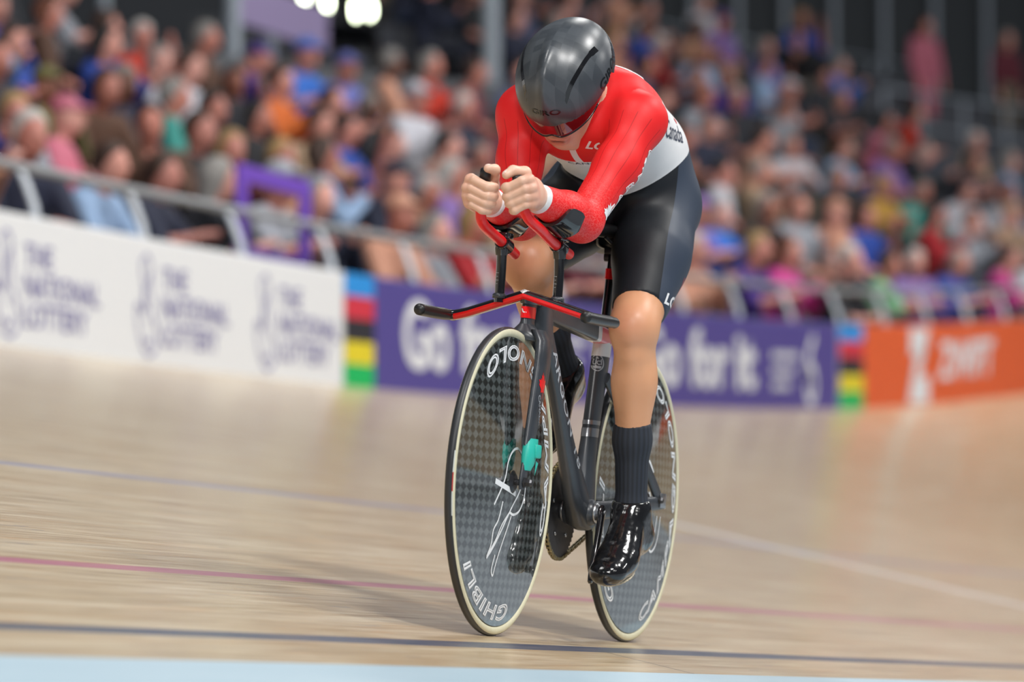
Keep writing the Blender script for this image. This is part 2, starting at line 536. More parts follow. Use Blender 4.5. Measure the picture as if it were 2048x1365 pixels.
tag(IF, 'grey infield floor inside the track', 'floor', kind='structure')

# ---- advertising boards round the top of the track
def board(name, t0, t1, m, label, step=0.4):
    n = max(2, int((t1 - t0) / step)); ts = np.linspace(t0, t1, n + 1); R = []
    for t in ts:
        b = B(t)
        R.append([P(t, QW - 0.01, b - 0.02), P(t, QW + 0.03, b - 0.02), P(t, QW + 0.03, b + 0.655), P(t, QW + 0.022, b + 0.664), P(t, QW - 0.002, b + 0.664), P(t, QW - 0.01, b + 0.655)])
    V, F = ring_loft(R)
    o = add(name, np.array([tuple(v) for v in V]), F, m)
    sharp(o, 30)
    tag(o, label, 'advertising board')
    return o
def print_on(brd, G, t, z, m, name='lettering', off=0.014):
    V = [P(t + v.x, QW - off, B(t + v.x) + z + v.y) for v in G[0]]
    add(name, np.array([tuple(v) for v in V]), G[1], m, brd, smooth=False)
white = board('advertising_board', -12, 17.74, M_WHITE, 'long white board printed with violet lottery lettering, left of the bike')
for i, tx in enumerate([4.7, 6.45, 8.2, 9.95, 11.72, 13.50, 15.30, 17.02]):
    for s, z in (('THE', 0.455), ('NATIONAL', 0.305), ('LOTTERY', 0.155)):
        V, F = glyphs(s, 0.170, bold=0.001, width=1.12)
        x0 = min(v.x for v in V)
        for v in V: v.x += -x0 - 0.30
        print_on(white, (V, F), tx, z, M_INK)
    # crossed-fingers emblem, line drawn
    hx = tx - 0.62
    for pts in ([(0.02, 0.52), (0.10, 0.57), (0.16, 0.50), (0.17, 0.30), (0.22, 0.22), (0.26, 0.14), (0.20, 0.06), (0.10, 0.05), (0.02, 0.12), (-0.04, 0.25), (-0.02, 0.31), (0.05, 0.26), (0.06, 0.40), (0.02, 0.52)],
                [(0.16, 0.50), (0.08, 0.36), (0.10, 0.28)], [(0.12, 0.24), (0.13, 0.20)], [(0.07, 0.13), (0.13, 0.10), (0.18, 0.15)]):
        print_on(white, strip([(p.x, p.y) for p in spline([(a, b, 0) for a, b in pts], 5)], 0.015), hx, 0.0, M_INK, 'emblem_line')
RB = [(0.02, 0.30, 0.80), (0.66, 0.03, 0.06), (0.02, 0.02, 0.03), (0.80, 0.66, 0.02), (0.0, 0.50, 0.12)]
M_RB = [mat('stripe_' + n, c, 0.45) for n, c in zip(('blue', 'red', 'black', 'yellow', 'green'), RB)]
def rainbow(t0, t1, label):
    o = board('striped_board', t0, t1, M_LINEW, label, 0.2)
    for k in range(5):
        V = []; F = []
        ts = np.linspace(t0 + 0.002, t1 - 0.002, 6)
        z1 = 0.662 - 0.1324 * k; z0 = z1 - 0.1324
        for i, t in enumerate(ts):
            V += [P(t, QW - 0.013, B(t) + z0), P(t, QW - 0.013, B(t) + z1)]
            if i: F.append((2 * i - 2, 2 * i, 2 * i + 1, 2 * i - 1))
        add('stripe', np.array([tuple(v) for v in V]), F, M_RB[k], o, smooth=False)
rainbow(17.76, 18.27, 'board with blue, red, black, yellow and green stripes beside the white board')
vio = board('advertising_board', 18.29, 28.80, M_VIOLET, 'long violet board with white lettering behind the bike')
rainbow(28.82, 29.56, 'board with blue, red, black, yellow and green stripes beside the orange board')
ora = board('advertising_board', 29.58, 44.0, M_ORANGE, 'orange board with white lettering at the right end of the barrier')
for tc in (20.0, 24.95):
    W = 2.55 if tc < 22 else 2.9
    for word, c_, w_ in (('Go', -0.335, 0.33), ('for', 0.085, 0.34), ('it', 0.41, 0.18)):
        V, F = glyphs(word, 0.56, bold=0.020)
        x0 = min(v.x for v in V); x1 = max(v.x for v in V)
        for v in V: v.x = ((v.x - x0) / (x1 - x0) - 0.5) * w_ * W
        print_on(vio, (V, F), tc + 0.05 + c_ * W, 0.325, M_LINEW)
    w0 = 1.62 if tc < 22 else 1.95
    for r, (wd_, z) in enumerate([(0.74, 0.37), (0.62, 0.25), (0.50, 0.14)]):
        for k in range(5):
            V, F = patch([(0, 0), (wd_ / 5 - 0.03, 0), (wd_ / 5 - 0.03, 0.055), (0, 0.055)], 0.2)
            print_on(vio, (V, F), tc + w0 + k * wd_ / 5, z, M_LINEW, 'print_mark')
    arc = [(0.12 * math.cos(a), 0.13 * math.sin(a)) for a in np.linspace(0, 2 * math.pi, 22)]
    print_on(vio, strip(arc, 0.075), tc + w0 + 1.08, 0.19, M_LINEW, 'emblem_line')
    print_on(vio, strip([(-0.12, 0), (-0.10, 0.16), (0.0, 0.30), (0.10, 0.36)], 0.085), tc + w0 + 1.08, 0.19, M_LINEW, 'emblem_line')
print_on(ora, strip([(-0.28, 0.50), (0.30, 0.50), (-0.02, 0.32), (-0.30, 0.10), (0.34, 0.10)], 0.23), 31.35, 0.02, M_LINEW, 'emblem_line')
V, F = glyphs('ZWIFT', 0.42, bold=0.016, shear=0.15)
x0 = min(v.x for v in V); x1 = max(v.x for v in V)
for v in V: v.x *= 2.0 / (x1 - x0)
print_on(ora, (V, F), 33.0, 0.34, M_LINEW)

for t0, t1, m_, lb in ((44.02, 57, M_WHITE, 'white board on the far bend'), (57.02, 70, M_VIOLET, 'plain violet board on the far bend'), (70.02, 84, M_ORANGE, 'plain orange board on the far bend'), (84.02, 99, M_WHITE, 'plain white board at the far end of the bend')):
    board('advertising_board', t0, t1, m_, lb + ', beyond the right of the frame')
# ---- safety rail
rail = empty('safety_rail', P(20, QW + 0.1, B(20) + 0.6))
tag(rail, 'steel safety rail on pale leaning posts above the boards', 'railing')
def at_root(root, V): 
    r = np.array(root.location); return np.array([tuple(v) for v in V]) - r
pts = [P(t, QW + 0.15, B(t) + 0.935) for t in np.arange(-6, 44, 0.7)]
V, F = tube(pts, 0.026, 12)
add('top_rail', at_root(rail, V), F, M_STEEL, rail)
for t in np.arange(-3.55, 43, 1.42):
    b = B(t); R = []
    for q, z in ((QW + 0.045, 0.15), (QW + 0.045, 0.60), (QW + 0.07, 0.74), (QW + 0.12, 0.87), (QW + 0.155, 0.925)):
        c = P(t, q, b + z)
        R.append([c + Vector((0.012, -0.032, 0)), c + Vector((0.012, 0.032, 0)), c + Vector((-0.012, 0.032, 0)), c + Vector((-0.012, -0.032, 0))])
    V, F = ring_loft(R)
    add('post', at_root(rail, V), F, M_POST, rail)

# ---- grandstand
RUN, RISE, Q0 = 0.98, 0.45, 7.55
NROW = 10
def row_floor(r, t): return B(t) + 0.05 + RISE * r
def row_q(r): return Q0 + RUN * (r + 0.5)
TST = list(np.arange(0, 100, 2.0))
stand = empty('grandstand', P(20, Q0, 1.5))
tag(stand, 'dark stepped grandstand behind the track boards', 'grandstand', kind='structure')
V = []; F = []
R = [[P(t, QW + 0.03, B(t) - 0.1), P(t, QW + 0.03, B(t) + 0.05), P(t, Q0, B(t) + 0.05), P(t, Q0, B(t) - 0.1)] for t in TST]
V, F = ring_loft(R); add('walkway', at_root(stand, V), F, M_STEP, stand, smooth=False)
def gap(r, t):
    """where the upper rows are broken by the entrance"""
    return r >= 5 and 27.5 < t < 41 or r >= 5 and t > 51.3 + 1.3 * (r - 5)
for r in range(NROW):
    for t0, t1 in ([(0, 98)] if r < 5 else [(0, 27.5), (41, 58)]):
        ts = np.linspace(t0, t1, 30); q0 = Q0 + RUN * r
        R = [[P(t, q0, B(t) - 0.3 + RISE * r - 0.4), P(t, q0, row_floor(r, t)), P(t, q0 + RUN, row_floor(r, t)), P(t, q0 + RUN, B(t) - 0.7 + RISE * r)] for t in ts]
        V, F = ring_loft(R); add('tier', at_root(stand, V), F, M_STEP, stand, smooth=False)
        R = [[P(t, q0 + 0.42, row_floor(r, t) + 0.36), P(t, q0 + 0.42, row_floor(r, t) + 0.41), P(t, q0 + 0.76, row_floor(r, t) + 0.41), P(t, q0 + 0.80, row_floor(r, t) + 0.74), P(t, q0 + 0.84, row_floor(r, t) + 0.74), P(t, q0 + 0.80, row_floor(r, t) + 0.36)] for t in ts]
        V, F = ring_loft(R); add('bench', at_root(stand, V), F, M_BENCH, stand, smooth=False)
# entrance wall and arena back wall
ts = np.linspace(27.5, 41, 16); q0 = Q0 + RUN * 5
R = [[P(t, q0, B(t)), P(t, q0, row_floor(5, t) + 0.75), P(t, q0 + 0.15, row_floor(5, t) + 0.75), P(t, q0 + 0.15, B(t))] for t in ts]
V, F = ring_loft(R); add('entrance_wall', at_root(stand, V), F, M_STEP, stand, smooth=False)
ts = np.arange(-10, 105, 3.0)
R = [[P(t, 22, -1), P(t, 22, 17), P(t, 22.3, 17), P(t, 22.3, -1)] for t in ts]
V, F = ring_loft(R)
bw = add('wall_back', np.array([tuple(v) for v in V]), F, M_WALL, smooth=False)
tag(bw, 'dark arena wall behind the grandstand', 'wall', kind='structure')
# ================================================================ the bicycle (local axes: x left, y back, z up)
LEAN = 0.0694737
bike = empty('bicycle', (0, 0, 0), (0, LEAN, 0))
tag(bike, 'black track racing bicycle with disc wheels and red handlebars under the rider', 'bicycle')
M_FRAME = mat('satin_carbon', (0.030, 0.034, 0.042), 0.33, spec=0.6)
g = NT(M_FRAME); g.base(g.mix(g.noise(g.coord(), 40.0, 2.0), (0.034, 0.039, 0.047), (0.046, 0.052, 0.062)))
M_GLOSS = mat('gloss_black', (0.008, 0.008, 0.010), 0.12, coat=0.6)
M_GRIP = mat('grip_rubber', (0.012, 0.012, 0.013), 0.38)
M_RED = mat('bar_red', (0.86, 0.008, 0.010), 0.34, coat=0.25, spec=0.35)
M_TREAD = mat('tyre_tread', (0.020, 0.022, 0.026), 0.42)
M_CREAM = mat('tyre_cream', (0.66, 0.62, 0.44), 0.55)
g = NT(M_CREAM); g.base(g.mix(g.noise(g.coord(), 60.0, 2.0), (0.60, 0.56, 0.38), (0.71, 0.68, 0.50)))
M_ALU = mat('bare_metal', (0.45, 0.46, 0.48), 0.28, metal=0.9)
M_DARKM = mat('dark_metal', (0.05, 0.05, 0.055), 0.35, metal=0.7)
M_CHAIN = mat('chain_metal', (0.38, 0.33, 0.20), 0.32, metal=0.9)
M_RING = mat('chainring_grey', (0.045, 0.045, 0.05), 0.4, metal=0.4)
M_TAPE = mat('tape_teal', (0.02, 0.46, 0.37), 0.45)
M_MARKW = mat('mark_white', (0.80, 0.82, 0.84), 0.4)
M_MARKG = mat('mark_grey', (0.42, 0.44, 0.47), 0.4)
M_PWHITE = mat('paint_white', (0.76, 0.77, 0.78), 0.3, coat=0.4)
M_PINK = mat('paint_coral', (0.78, 0.12, 0.13), 0.3, coat=0.4)
M_TYR = mat('tyre_label_red', (0.42, 0.03, 0.03), 0.5); M_TYW = mat('tyre_label_grey', (0.55, 0.58, 0.55), 0.5)
M_DISC = mat('disc_carbon', (0.02, 0.02, 0.02), 0.22, coat=1.0, spec=0.7)
g = NT(M_DISC)
sep = g.n('ShaderNodeSeparateXYZ'); g.put(sep.inputs[0], g.coord())
y_, z_ = sep.outputs[1], sep.outputs[2]
k_ = 1 / 0.0205
y_ = g.math('MULTIPLY', y_, 0.64)
pa = g.math('FLOOR', g.math('MULTIPLY', g.math('ADD', y_, z_), k_)); pb_ = g.math('FLOOR', g.math('MULTIPLY', g.math('SUBTRACT', y_, z_), k_))
chk = g.math('FLOORED_MODULO', g.math('ADD', pa, pb_), 2.0)
tw = g.noise(g.xyz(g.math('MULTIPLY', y_, 60.0), g.math('MULTIPLY', z_, 60.0), 0.0), 1.0, 2.0)
ca = g.mix(tw, (0.050, 0.064, 0.064), (0.135, 0.155, 0.155)); cb = g.mix(tw, (0.005, 0.008, 0.007), (0.012, 0.016, 0.014))
g.base(g.mix(chk, cb, ca))
g.b.inputs['Coat Roughness'].default_value = 0.02
g.b.inputs['Coat IOR'].default_value = 3.0

def wheel(name, b, gh, ca_, scrib):
    c = (0, b, 0.335)
    w = bpy.data.objects.new(name, None); w.location = c; link(w, bike); w.empty_display_size = 0.05
    m = MB(); n = 128; q = 28
    V = []; F = []; M = []
    for i in range(n):
        a = 2 * math.pi * i / n
        for j in range(q):
            f = 2 * math.pi * j / q; r = 0.3235 + 0.0115 * math.cos(f)
            V.append((0.0115 * math.sin(f), r * math.sin(a), r * math.cos(a)))
    for i in range(n):
        for j in range(q):
            k = (i + 1) % n; l = (j + 1) % q
            F.append((i * q + j, k * q + j, k * q + l, i * q + l))
            mid = abs(((j + 0.5) / q * 360 + 180) % 360 - 180)
            M.append(1 if mid > 50 else 0)
    add('tyre', np.array(V), F, [M_TREAD, M_CREAM], w, M)
    prof = []
    for r in np.linspace(0.024, 0.3135, 30):
        s = (r - 0.024) / 0.29
        prof.append((0.0095 + 0.0205 * (1 - s ** 1.25), r))
    full = prof + [(-x, r) for x, r in prof[::-1]]
    V, F = lathe_x(full, (0, 0, 0), 128)
    d = add('disc', np.array(V), F, M_DISC, w)
    sharp(d, 50)
    # hub: end cap, axle, nuts
    V, F = lathe_x([(-0.058, 0.0), (-0.058, 0.007), (-0.036, 0.007), (-0.036, 0.016), (-0.029, 0.027), (0.029, 0.027), (0.036, 0.016), (0.036, 0.007), (0.058, 0.007), (0.058, 0.0)], (0, 0, 0), 32)
    hb = add('hub', np.array(V), F, M_DARKM, w); sharp(hb, 30)
    for sgn in (1, -1):
        V, F = lathe_x([(0.056 * sgn, 0.0125), (0.060 * sgn, 0.0125), (0.0605 * sgn, 0.009), (0.070 * sgn, 0.0085), (0.074 * sgn, 0.006), (0.074 * sgn, 0.0)], (0, 0, 0), 6)
        nu = add('axle_nut', np.array(V), F, M_DARKM, w, smooth=False)
    def xs(r):
        s = (min(max(r, 0.024), 0.3135) - 0.024) / 0.29
        return 0.0095 + 0.0205 * (1 - s ** 1.25)
    def onto(V2):   # (b,u) offsets from the axle -> on the left face
        out = []
        for bb, uu, zz in V2:
            out.append((xs(math.hypot(bb, uu)) + 0.0007 + zz, bb, uu))
        return np.array(out)
    def ring_text(s, a_mid, cw, size, r0, span, nm):
        V, F = glyphs(s, size, outline=0.0015, shear=0.22, space=1.1)
        x0 = min(v.x for v in V); x1 = max(v.x for v in V); kx = span / (x1 - x0); out = []
        for v in V:
            x = (v.x - (x0 + x1) / 2) * kx
            if cw: al = a_mid + x; r = r0 + v.y
            else: al = a_mid - x; r = r0 - v.y
            out.append((r * math.sin(al), r * math.cos(al), v.z * 0.3))
        add(nm, onto(out), F, M_MARKW, w, smooth=False)
    ring_text('GHIBLI', math.radians(gh), True, 0.046, 0.283, math.radians(66), 'lettering')
    ring_text('CAMPAGNOLO', math.radians(ca_), False, 0.046, 0.281, math.radians(150), 'lettering')
    for a0, a1, m_ in ((264, 271, M_TYR), (255, 264, M_TYW), (271, 279, M_TYW), (104, 109, M_TYR)):
        V = []; F = []
        for i, a in enumerate(np.linspace(math.radians(a0), math.radians(a1), 7)):
            for f in (math.radians(40), math.radians(47), math.radians(54)):
                r = 0.3235 + 0.0118 * math.cos(f); V.append((0.0118 * math.sin(f), r * math.sin(a), r * math.cos(a)))
            if i:
                for j in (0, 1): F.append((i * 3 - 3 + j, i * 3 - 2 + j, i * 3 + 1 + j, i * 3 + j))
        add('tyre_label', np.array(V), F, m_, w)
    for P2, wd_ in scrib:
        cv = spline([(x, y - 0.335, 0) for x, y in P2], 6) if len(P2) > 2 else [Vector((P2[0][0], P2[0][1] - 0.335, 0)).lerp(Vector((P2[1][0], P2[1][1] - 0.335, 0)), f) for f in np.linspace(0, 1, 14)]
        V, F = strip([(p.x, p.y) for p in cv], wd_)
        add('signature_stroke', onto([(v.x, v.y, 0) for v in V]), F, M_MARKW, w, smooth=False)
    return w
SCR = [([(-0.102, 0.282), (-0.054, 0.337), (-0.038, 0.376), (-0.01, 0.401), (0.03, 0.408), (0.072, 0.386), (0.09, 0.349), (0.094, 0.311), (0.067, 0.277), (0.025, 0.265), (-0.006, 0.269)], 0.0055),
       ([(-0.106, 0.333), (0.023, 0.31)], 0.012), ([(-0.006, 0.269), (-0.044, 0.241), (-0.071, 0.207), (-0.112, 0.169)], 0.005),
       ([(0.06, 0.326), (0.043, 0.309), (0.0, 0.275), (-0.069, 0.202), (-0.112, 0.166)], 0.0055),
       ([(0.009, 0.262), (-0.034, 0.192), (-0.053, 0.154), (-0.061, 0.13), (-0.074, 0.143), (-0.064, 0.175)], 0.005),
       ([(-0.054, 0.291), (-0.069, 0.251), (-0.091, 0.228), (-0.095, 0.196), (-0.112, 0.169)], 0.0055)]
wheel('front_wheel', 0.0, 199, 38, SCR)
wheel('rear_wheel', 0.97, 245, 92, [([(0.05, 0.27), (0.07, 0.245), (0.10, 0.25), (0.115, 0.30)], 0.006), ([(0.04, 0.24), (0.09, 0.215), (0.135, 0.24), (0.15, 0.30)], 0.006),
      ([(-0.02, 0.40), (0.02, 0.425), (0.06, 0.40)], 0.008), ([(-0.03, 0.345), (0.0, 0.33), (0.03, 0.352), (0.05, 0.33), (0.07, 0.37)], 0.007)])

# ---- frame: one moulded piece
V_D = (1.0, 0.0)
fr = MB()
fr.put(*foil([((0, 0.215, 0.742), 0.019, 0.048, V_D), ((0, 0.213, 0.70), 0.020, 0.050, V_D), ((0, 0.215, 0.66), 0.020, 0.052, V_D), ((0, 0.222, 0.60), 0.018, 0.045, V_D), ((0, 0.232, 0.56), 0.013, 0.03, V_D)]))
fr.put(*foil([((0, 0.235, 0.672), 0.0175, 0.030, (0.6, 0.8)), ((0, 0.30, 0.605), 0.0165, 0.022, (0.72, 0.69)), ((0, 0.375, 0.512), 0.0165, 0.022, (0.76, 0.65)), ((0, 0.45, 0.42), 0.019, 0.029, (0.76, 0.65)), ((0, 0.515, 0.345), 0.024, 0.040, (0.76, 0.65)), ((0, 0.575, 0.285), 0.030, 0.042, (0.7, 0.7)), ((0, 0.61, 0.262), 0.026, 0.02, (0.7, 0.7))]))
fr.put(*foil([((0, 0.21, 0.724), 0.0175, 0.021, (0, 1)), ((0, 0.30, 0.718), 0.0175, 0.021, (0, 1)), ((0, 0.45, 0.708), 0.0175, 0.020, (0, 1)), ((0, 0.575, 0.700), 0.0175, 0.020, (0, 1))], 24, 5.0))
fr.put(*foil([((0, 0.654, 0.655), 0.0165, 0.040, V_D), ((0, 0.645, 0.61), 0.0165, 0.040, V_D), ((0, 0.628, 0.54), 0.0165, 0.036, V_D), ((0, 0.610, 0.47), 0.0165, 0.032, V_D), ((0, 0.598, 0.41), 0.019, 0.034, V_D), ((0, 0.585, 0.35), 0.024, 0.045, V_D), ((0, 0.575, 0.30), 0.028, 0.05, V_D)]))
fr.put(*lathe_x([(-0.036, 0.0), (-0.036, 0.026), (-0.03, 0.030), (0.03, 0.030), (0.036, 0.026), (0.036, 0.0)], (0, 0.575, 0.29), 32))
for s in (1, -1):
    fr.put(*foil([((0.017 * s, 0.655, 0.60), 0.007, 0.016, (0.6, 0.8)), ((0.028 * s, 0.76, 0.522), 0.0075, 0.015, (0.6, 0.8)), ((0.046 * s, 0.88, 0.428), 0.0075, 0.015, (0.6, 0.8)), ((0.056 * s, 0.965, 0.355), 0.0065, 0.018, (0.6, 0.8)), ((0.058 * s, 0.995, 0.33), 0.006, 0.018, (0.6, 0.8))], 14))
    fr.put(*foil([((0.024 * s, 0.575, 0.292), 0.010, 0.024, (0, 1)), ((0.038 * s, 0.66, 0.300), 0.009, 0.021, (0, 1)), ((0.048 * s, 0.80, 0.313), 0.008, 0.019, (0, 1)), ((0.057 * s, 0.93, 0.324), 0.007, 0.018, (0, 1)), ((0.058 * s, 1.02, 0.330), 0.006, 0.015, (0, 1))], 14))
frame = fr.build('frame', M_FRAME, bike, deg=50)
# painted rear of the top tube and white seat cluster
m = MB(); m.put(*foil([((0, 0.575, 0.700), 0.0178, 0.0202, (0, 1)), ((0, 0.60, 0.6985), 0.0178, 0.0202, (0, 1))], 24, 5.0)); m.build('paint_band', M_PWHITE, frame)
m = MB(); m.put(*foil([((0, 0.60, 0.6985), 0.0177, 0.0202, (0, 1)), ((0, 0.67, 0.693), 0.0176, 0.020, (0, 1)), ((0, 0.695, 0.69), 0.013, 0.016, (0, 1))], 24, 5.0)); m.build('paint_band', M_PINK, frame)
m = MB(); m.put(*foil([((0, 0.652, 0.648), 0.0174, 0.0408, V_D), ((0, 0.658, 0.67), 0.0172, 0.0405, V_D), ((0, 0.660, 0.69), 0.0172, 0.036, V_D)])); m.build('paint_band', M_PWHITE, frame)
m = MB(); m.put(*foil([((0, 0.617, 0.500), 0.0172, 0.0345, V_D), ((0, 0.6145, 0.49), 0.0172, 0.0340, V_D)])); m.build('chrome_band', M_ALU, frame)
m = MB(); m.put(*foil([((0, 0.6125, 0.482), 0.0172, 0.0335, V_D), ((0, 0.608, 0.462), 0.0174, 0.0328, V_D)])); m.build('chrome_band', M_ALU, frame)
fb = bvh_of(fr.V, fr.F)
# ARGON 18 down the left side of the down tube, sticker on the seat tube
G = glyphs('ARGON 18', 0.062, bold=0.0008, width=1.22, cell=0.006, space=1.12)
x0 = min(v.x for v in G[0]); x1 = max(v.x for v in G[0])
for v in G[0]: v.x *= 0.335 / (x1 - x0); v.y *= 0.46
V, F = drape(G, fb, (0.03, 0.375, 0.512), (0, 0.66, -0.75), (0, 0.75, 0.66), 0.0008, 0.03)
add('lettering', np.array([tuple(v) for v in V]), F, M_MARKG, frame, smooth=False)
G = strip([(0.020 * math.cos(a), 0.020 * math.sin(a)) for a in np.linspace(0, 2 * math.pi, 28)], 0.003)
def stick(G, o, ex, ey, m, nm, par, bv, off=0.0008):
    V, F = drape(G, bv, o, ex, ey, off, 0.06)
    if F: add(nm, np.array([tuple(v) for v in V]), F, m, par, smooth=False)
SO = (0.0, 0.632, 0.632); SX = (0.86, 0.51, 0); SY = (0, 0.1, 1)
SO = (0.006, 0.612, 0.632)
for Gx in (strip([(0.0145 * math.cos(a), 0.0185 * math.sin(a)) for a in np.linspace(0, 2 * math.pi, 28)], 0.0022), patch([(-0.011, -0.007), (0.011, -0.007), (0.008, -0.013), (-0.008, -0.013)], 0.006),
           strip([(-0.010, 0.007), (0, 0.012), (0.010, 0.007)], 0.004), glyphs('UCI', 0.0135, bold=0.0003, cell=0.004)):
    stick(Gx, SO, (0.55, 0.835, 0) if False else (0.95, 0.31, 0), SY, M_MARKG, 'sticker', frame, fb)

# ---- fork
fk = MB()
fk.put(*foil([((0, 0.128, 0.742), 0.0115, 0.036, V_D), ((0, 0.122, 0.715), 0.0115, 0.034, V_D), ((0, 0.116, 0.69), 0.0120, 0.030, V_D), ((0, 0.110, 0.672), 0.018, 0.030, V_D)]))
fk.put(*foil([((0, 0.112, 0.684), 0.014, 0.028, V_D), ((0, 0.106, 0.668), 0.030, 0.032, V_D), ((0, 0.103, 0.655), 0.044, 0.034, V_D), ((0, 0.101, 0.6475), 0.047, 0.028, V_D)], 28))
for s in (1, -1):
    fk.put(*foil([((0.030 * s, 0.106, 0.672), 0.012, 0.030, V_D), ((0.045 * s, 0.098, 0.648), 0.012, 0.034, V_D), ((0.0495 * s, 0.084, 0.60), 0.0115, 0.033, V_D), ((0.0500 * s, 0.066, 0.54), 0.011, 0.031, V_D), ((0.0505 * s, 0.040, 0.45), 0.010, 0.028, V_D), ((0.0505 * s, 0.018, 0.38), 0.0065, 0.019, V_D), ((0.0505 * s, 0.004, 0.345), 0.006, 0.016, V_D), ((0.0505 * s, 0.0, 0.320), 0.005, 0.012, V_D)], 16))
fork = fk.build('fork', M_FRAME, bike, deg=50)
kb = bvh_of(fk.V, fk.F)
m = MB(); m.put(*foil([((0, 0.1185, 0.722), 0.0122, 0.0352, V_D), ((0, 0.1155, 0.697), 0.0126, 0.0322, V_D)])); bdg = m.build('badge', M_RED, fork)
mb_ = bvh_of(m.V, m.F)
for Gx in (strip([(-0.006, -0.008), (-0.001, 0.0)], 0.0025), strip([(-0.001, 0.0), (0.006, 0.0)], 0.0025), strip([(-0.001, 0.0), (-0.004, 0.008)], 0.0025)):
    stick(Gx, (0, 0.085, 0.709), (0.95, 0.31, 0), (0, 0.1, 1), M_MARKW, 'badge_mark', fork, mb_)
leaf = [(0, 1), (0.12, 0.72), (0.34, 0.82), (0.27, 0.42), (0.5, 0.62), (0.56, 0.46), (0.9, 0.5), (0.78, 0.3), (0.9, 0.18), (0.5, -0.15), (0.54, -0.34), (0.06, -0.28), (0.05, -0.7)]
leaf = leaf + [(-x, y) for x, y in leaf[::-1][:-1]]
stick(patch([(x * 0.020, y * 0.034) for x, y in leaf], 0.006), (0.06, 0.066, 0.545), (0, 1, 0), (0, 0, 1), M_RED, 'leaf_mark', fork, kb)
stick(glyphs('CANADA', 0.016, bold=0.0003, cell=0.005), (0.06, 0.056, 0.495), (0, 0.2, -1), (0, 1, 0.2), M_MARKG, 'lettering', fork, kb)
# teal tape holding the timing chip on the fork leg
m = MB()
m.put(*foil([((0.0515, 0.044, 0.432), 0.0105, 0.030, V_D), ((0.0525, 0.036, 0.415), 0.013, 0.031, V_D), ((0.053, 0.030, 0.395), 0.0135, 0.031, V_D), ((0.0525, 0.024, 0.375), 0.011, 0.026, V_D), ((0.0515, 0.018, 0.362), 0.008, 0.021, V_D)]))
m.put(*box((0.066, 0.045, 0.405), (0.010, 0.034, 0.030), None, 0.004))
m.put([(0.064, 0.045, 0.385), (0.064, 0.062, 0.380), (0.060, 0.054, 0.352)], [(0, 1, 2)])
tp = m.build('timing_chip_tape', M_TAPE, fork)

# ---- base bar, grips
bb = MB()
def bar_path(s, end=True):
    A, Bv, Cv = Vector((0, 0.092, 0.748)), Vector((0.150 * s, 0.139, 0.7045)), Vector((0.188 * s, 0.140, 0.698))
    return [A.lerp(Bv, f) for f in (0, 0.06, 0.2, 0.4, 0.6, 0.8, 0.95)] + ([Vector((0.165 * s, 0.142, 0.7015)), Vector((0.178 * s, 0.143, 0.699)), Cv] if end else [Vector((0.165 * s, 0.142, 0.7015)), Vector((0.176 * s, 0.143, 0.699))])
for s in (1, -1):
    P_ = bar_path(s)
    R = []
    for p in P_:
        ring = []
        for k in range(16):
            a = 2 * math.pi * k / 16; ca0, sa0 = math.cos(a), math.sin(a)
            ring.append((p.x, p.y + 0.021 * math.copysign(abs(ca0) ** 0.7, ca0), p.z + 0.0112 * math.copysign(abs(sa0) ** 0.7, sa0)))
        R.append(ring)
    V, F = ring_loft(R)
    bb.put(V, F)
bb.put(*foil([((0, 0.125, 0.752), 0.024, 0.045, V_D), ((0, 0.13, 0.74), 0.020, 0.052, V_D), ((0, 0.132, 0.728), 0.016, 0.05, V_D)]))
base_bar = bb.build('base_bar', M_GLOSS, bike, deg=50)
# red front face of the bar
for s in (1, -1):
    P_ = bar_path(s, False)
    V = []; F = []
    for i, p in enumerate(P_):
        for a in np.linspace(180 - 2, 180 + 66, 7):
            a = math.radians(a); ca0, sa0 = math.cos(a), math.sin(a)
            V.append((p.x, p.y + 0.0215 * math.copysign(abs(ca0) ** 0.7, ca0), p.z + 0.0117 * math.copysign(abs(sa0) ** 0.7, sa0)))
        if i:
            for j in range(6): F.append(((i - 1) * 7 + j, (i - 1) * 7 + j + 1, i * 7 + j + 1, i * 7 + j))
    add('red_stripe', np.array(V), F, M_RED, base_bar)
    G = tube(spline([(0.186 * s, 0.158, 0.6985), (0.190 * s, 0.13, 0.6985), (0.190 * s, 0.03, 0.6965), (0.190 * s, -0.045, 0.696), (0.190 * s, -0.056, 0.696), (0.190 * s, -0.0625, 0.696), (0.190 * s, -0.0655, 0.696)], 3),
             [0.0120] * 4 + [0.0132] * 9 + [0.0130, 0.0120, 0.010, 0.0075, 0.005, 0.0015][:6], 16)
    add('grip', np.array([tuple(v) for v in G[0]]), G[1], M_GRIP, base_bar)
stick(patch([(-0.012, 0.006), (0.012, 0.006), (0.006, -0.003), (0, -0.008), (-0.006, -0.003)], 0.01), (0, 0.08, 0.7515), (1, 0, 0), (0, 0.6, 0.8), M_PWHITE, 'emblem', base_bar, bvh_of(bb.V, bb.F))

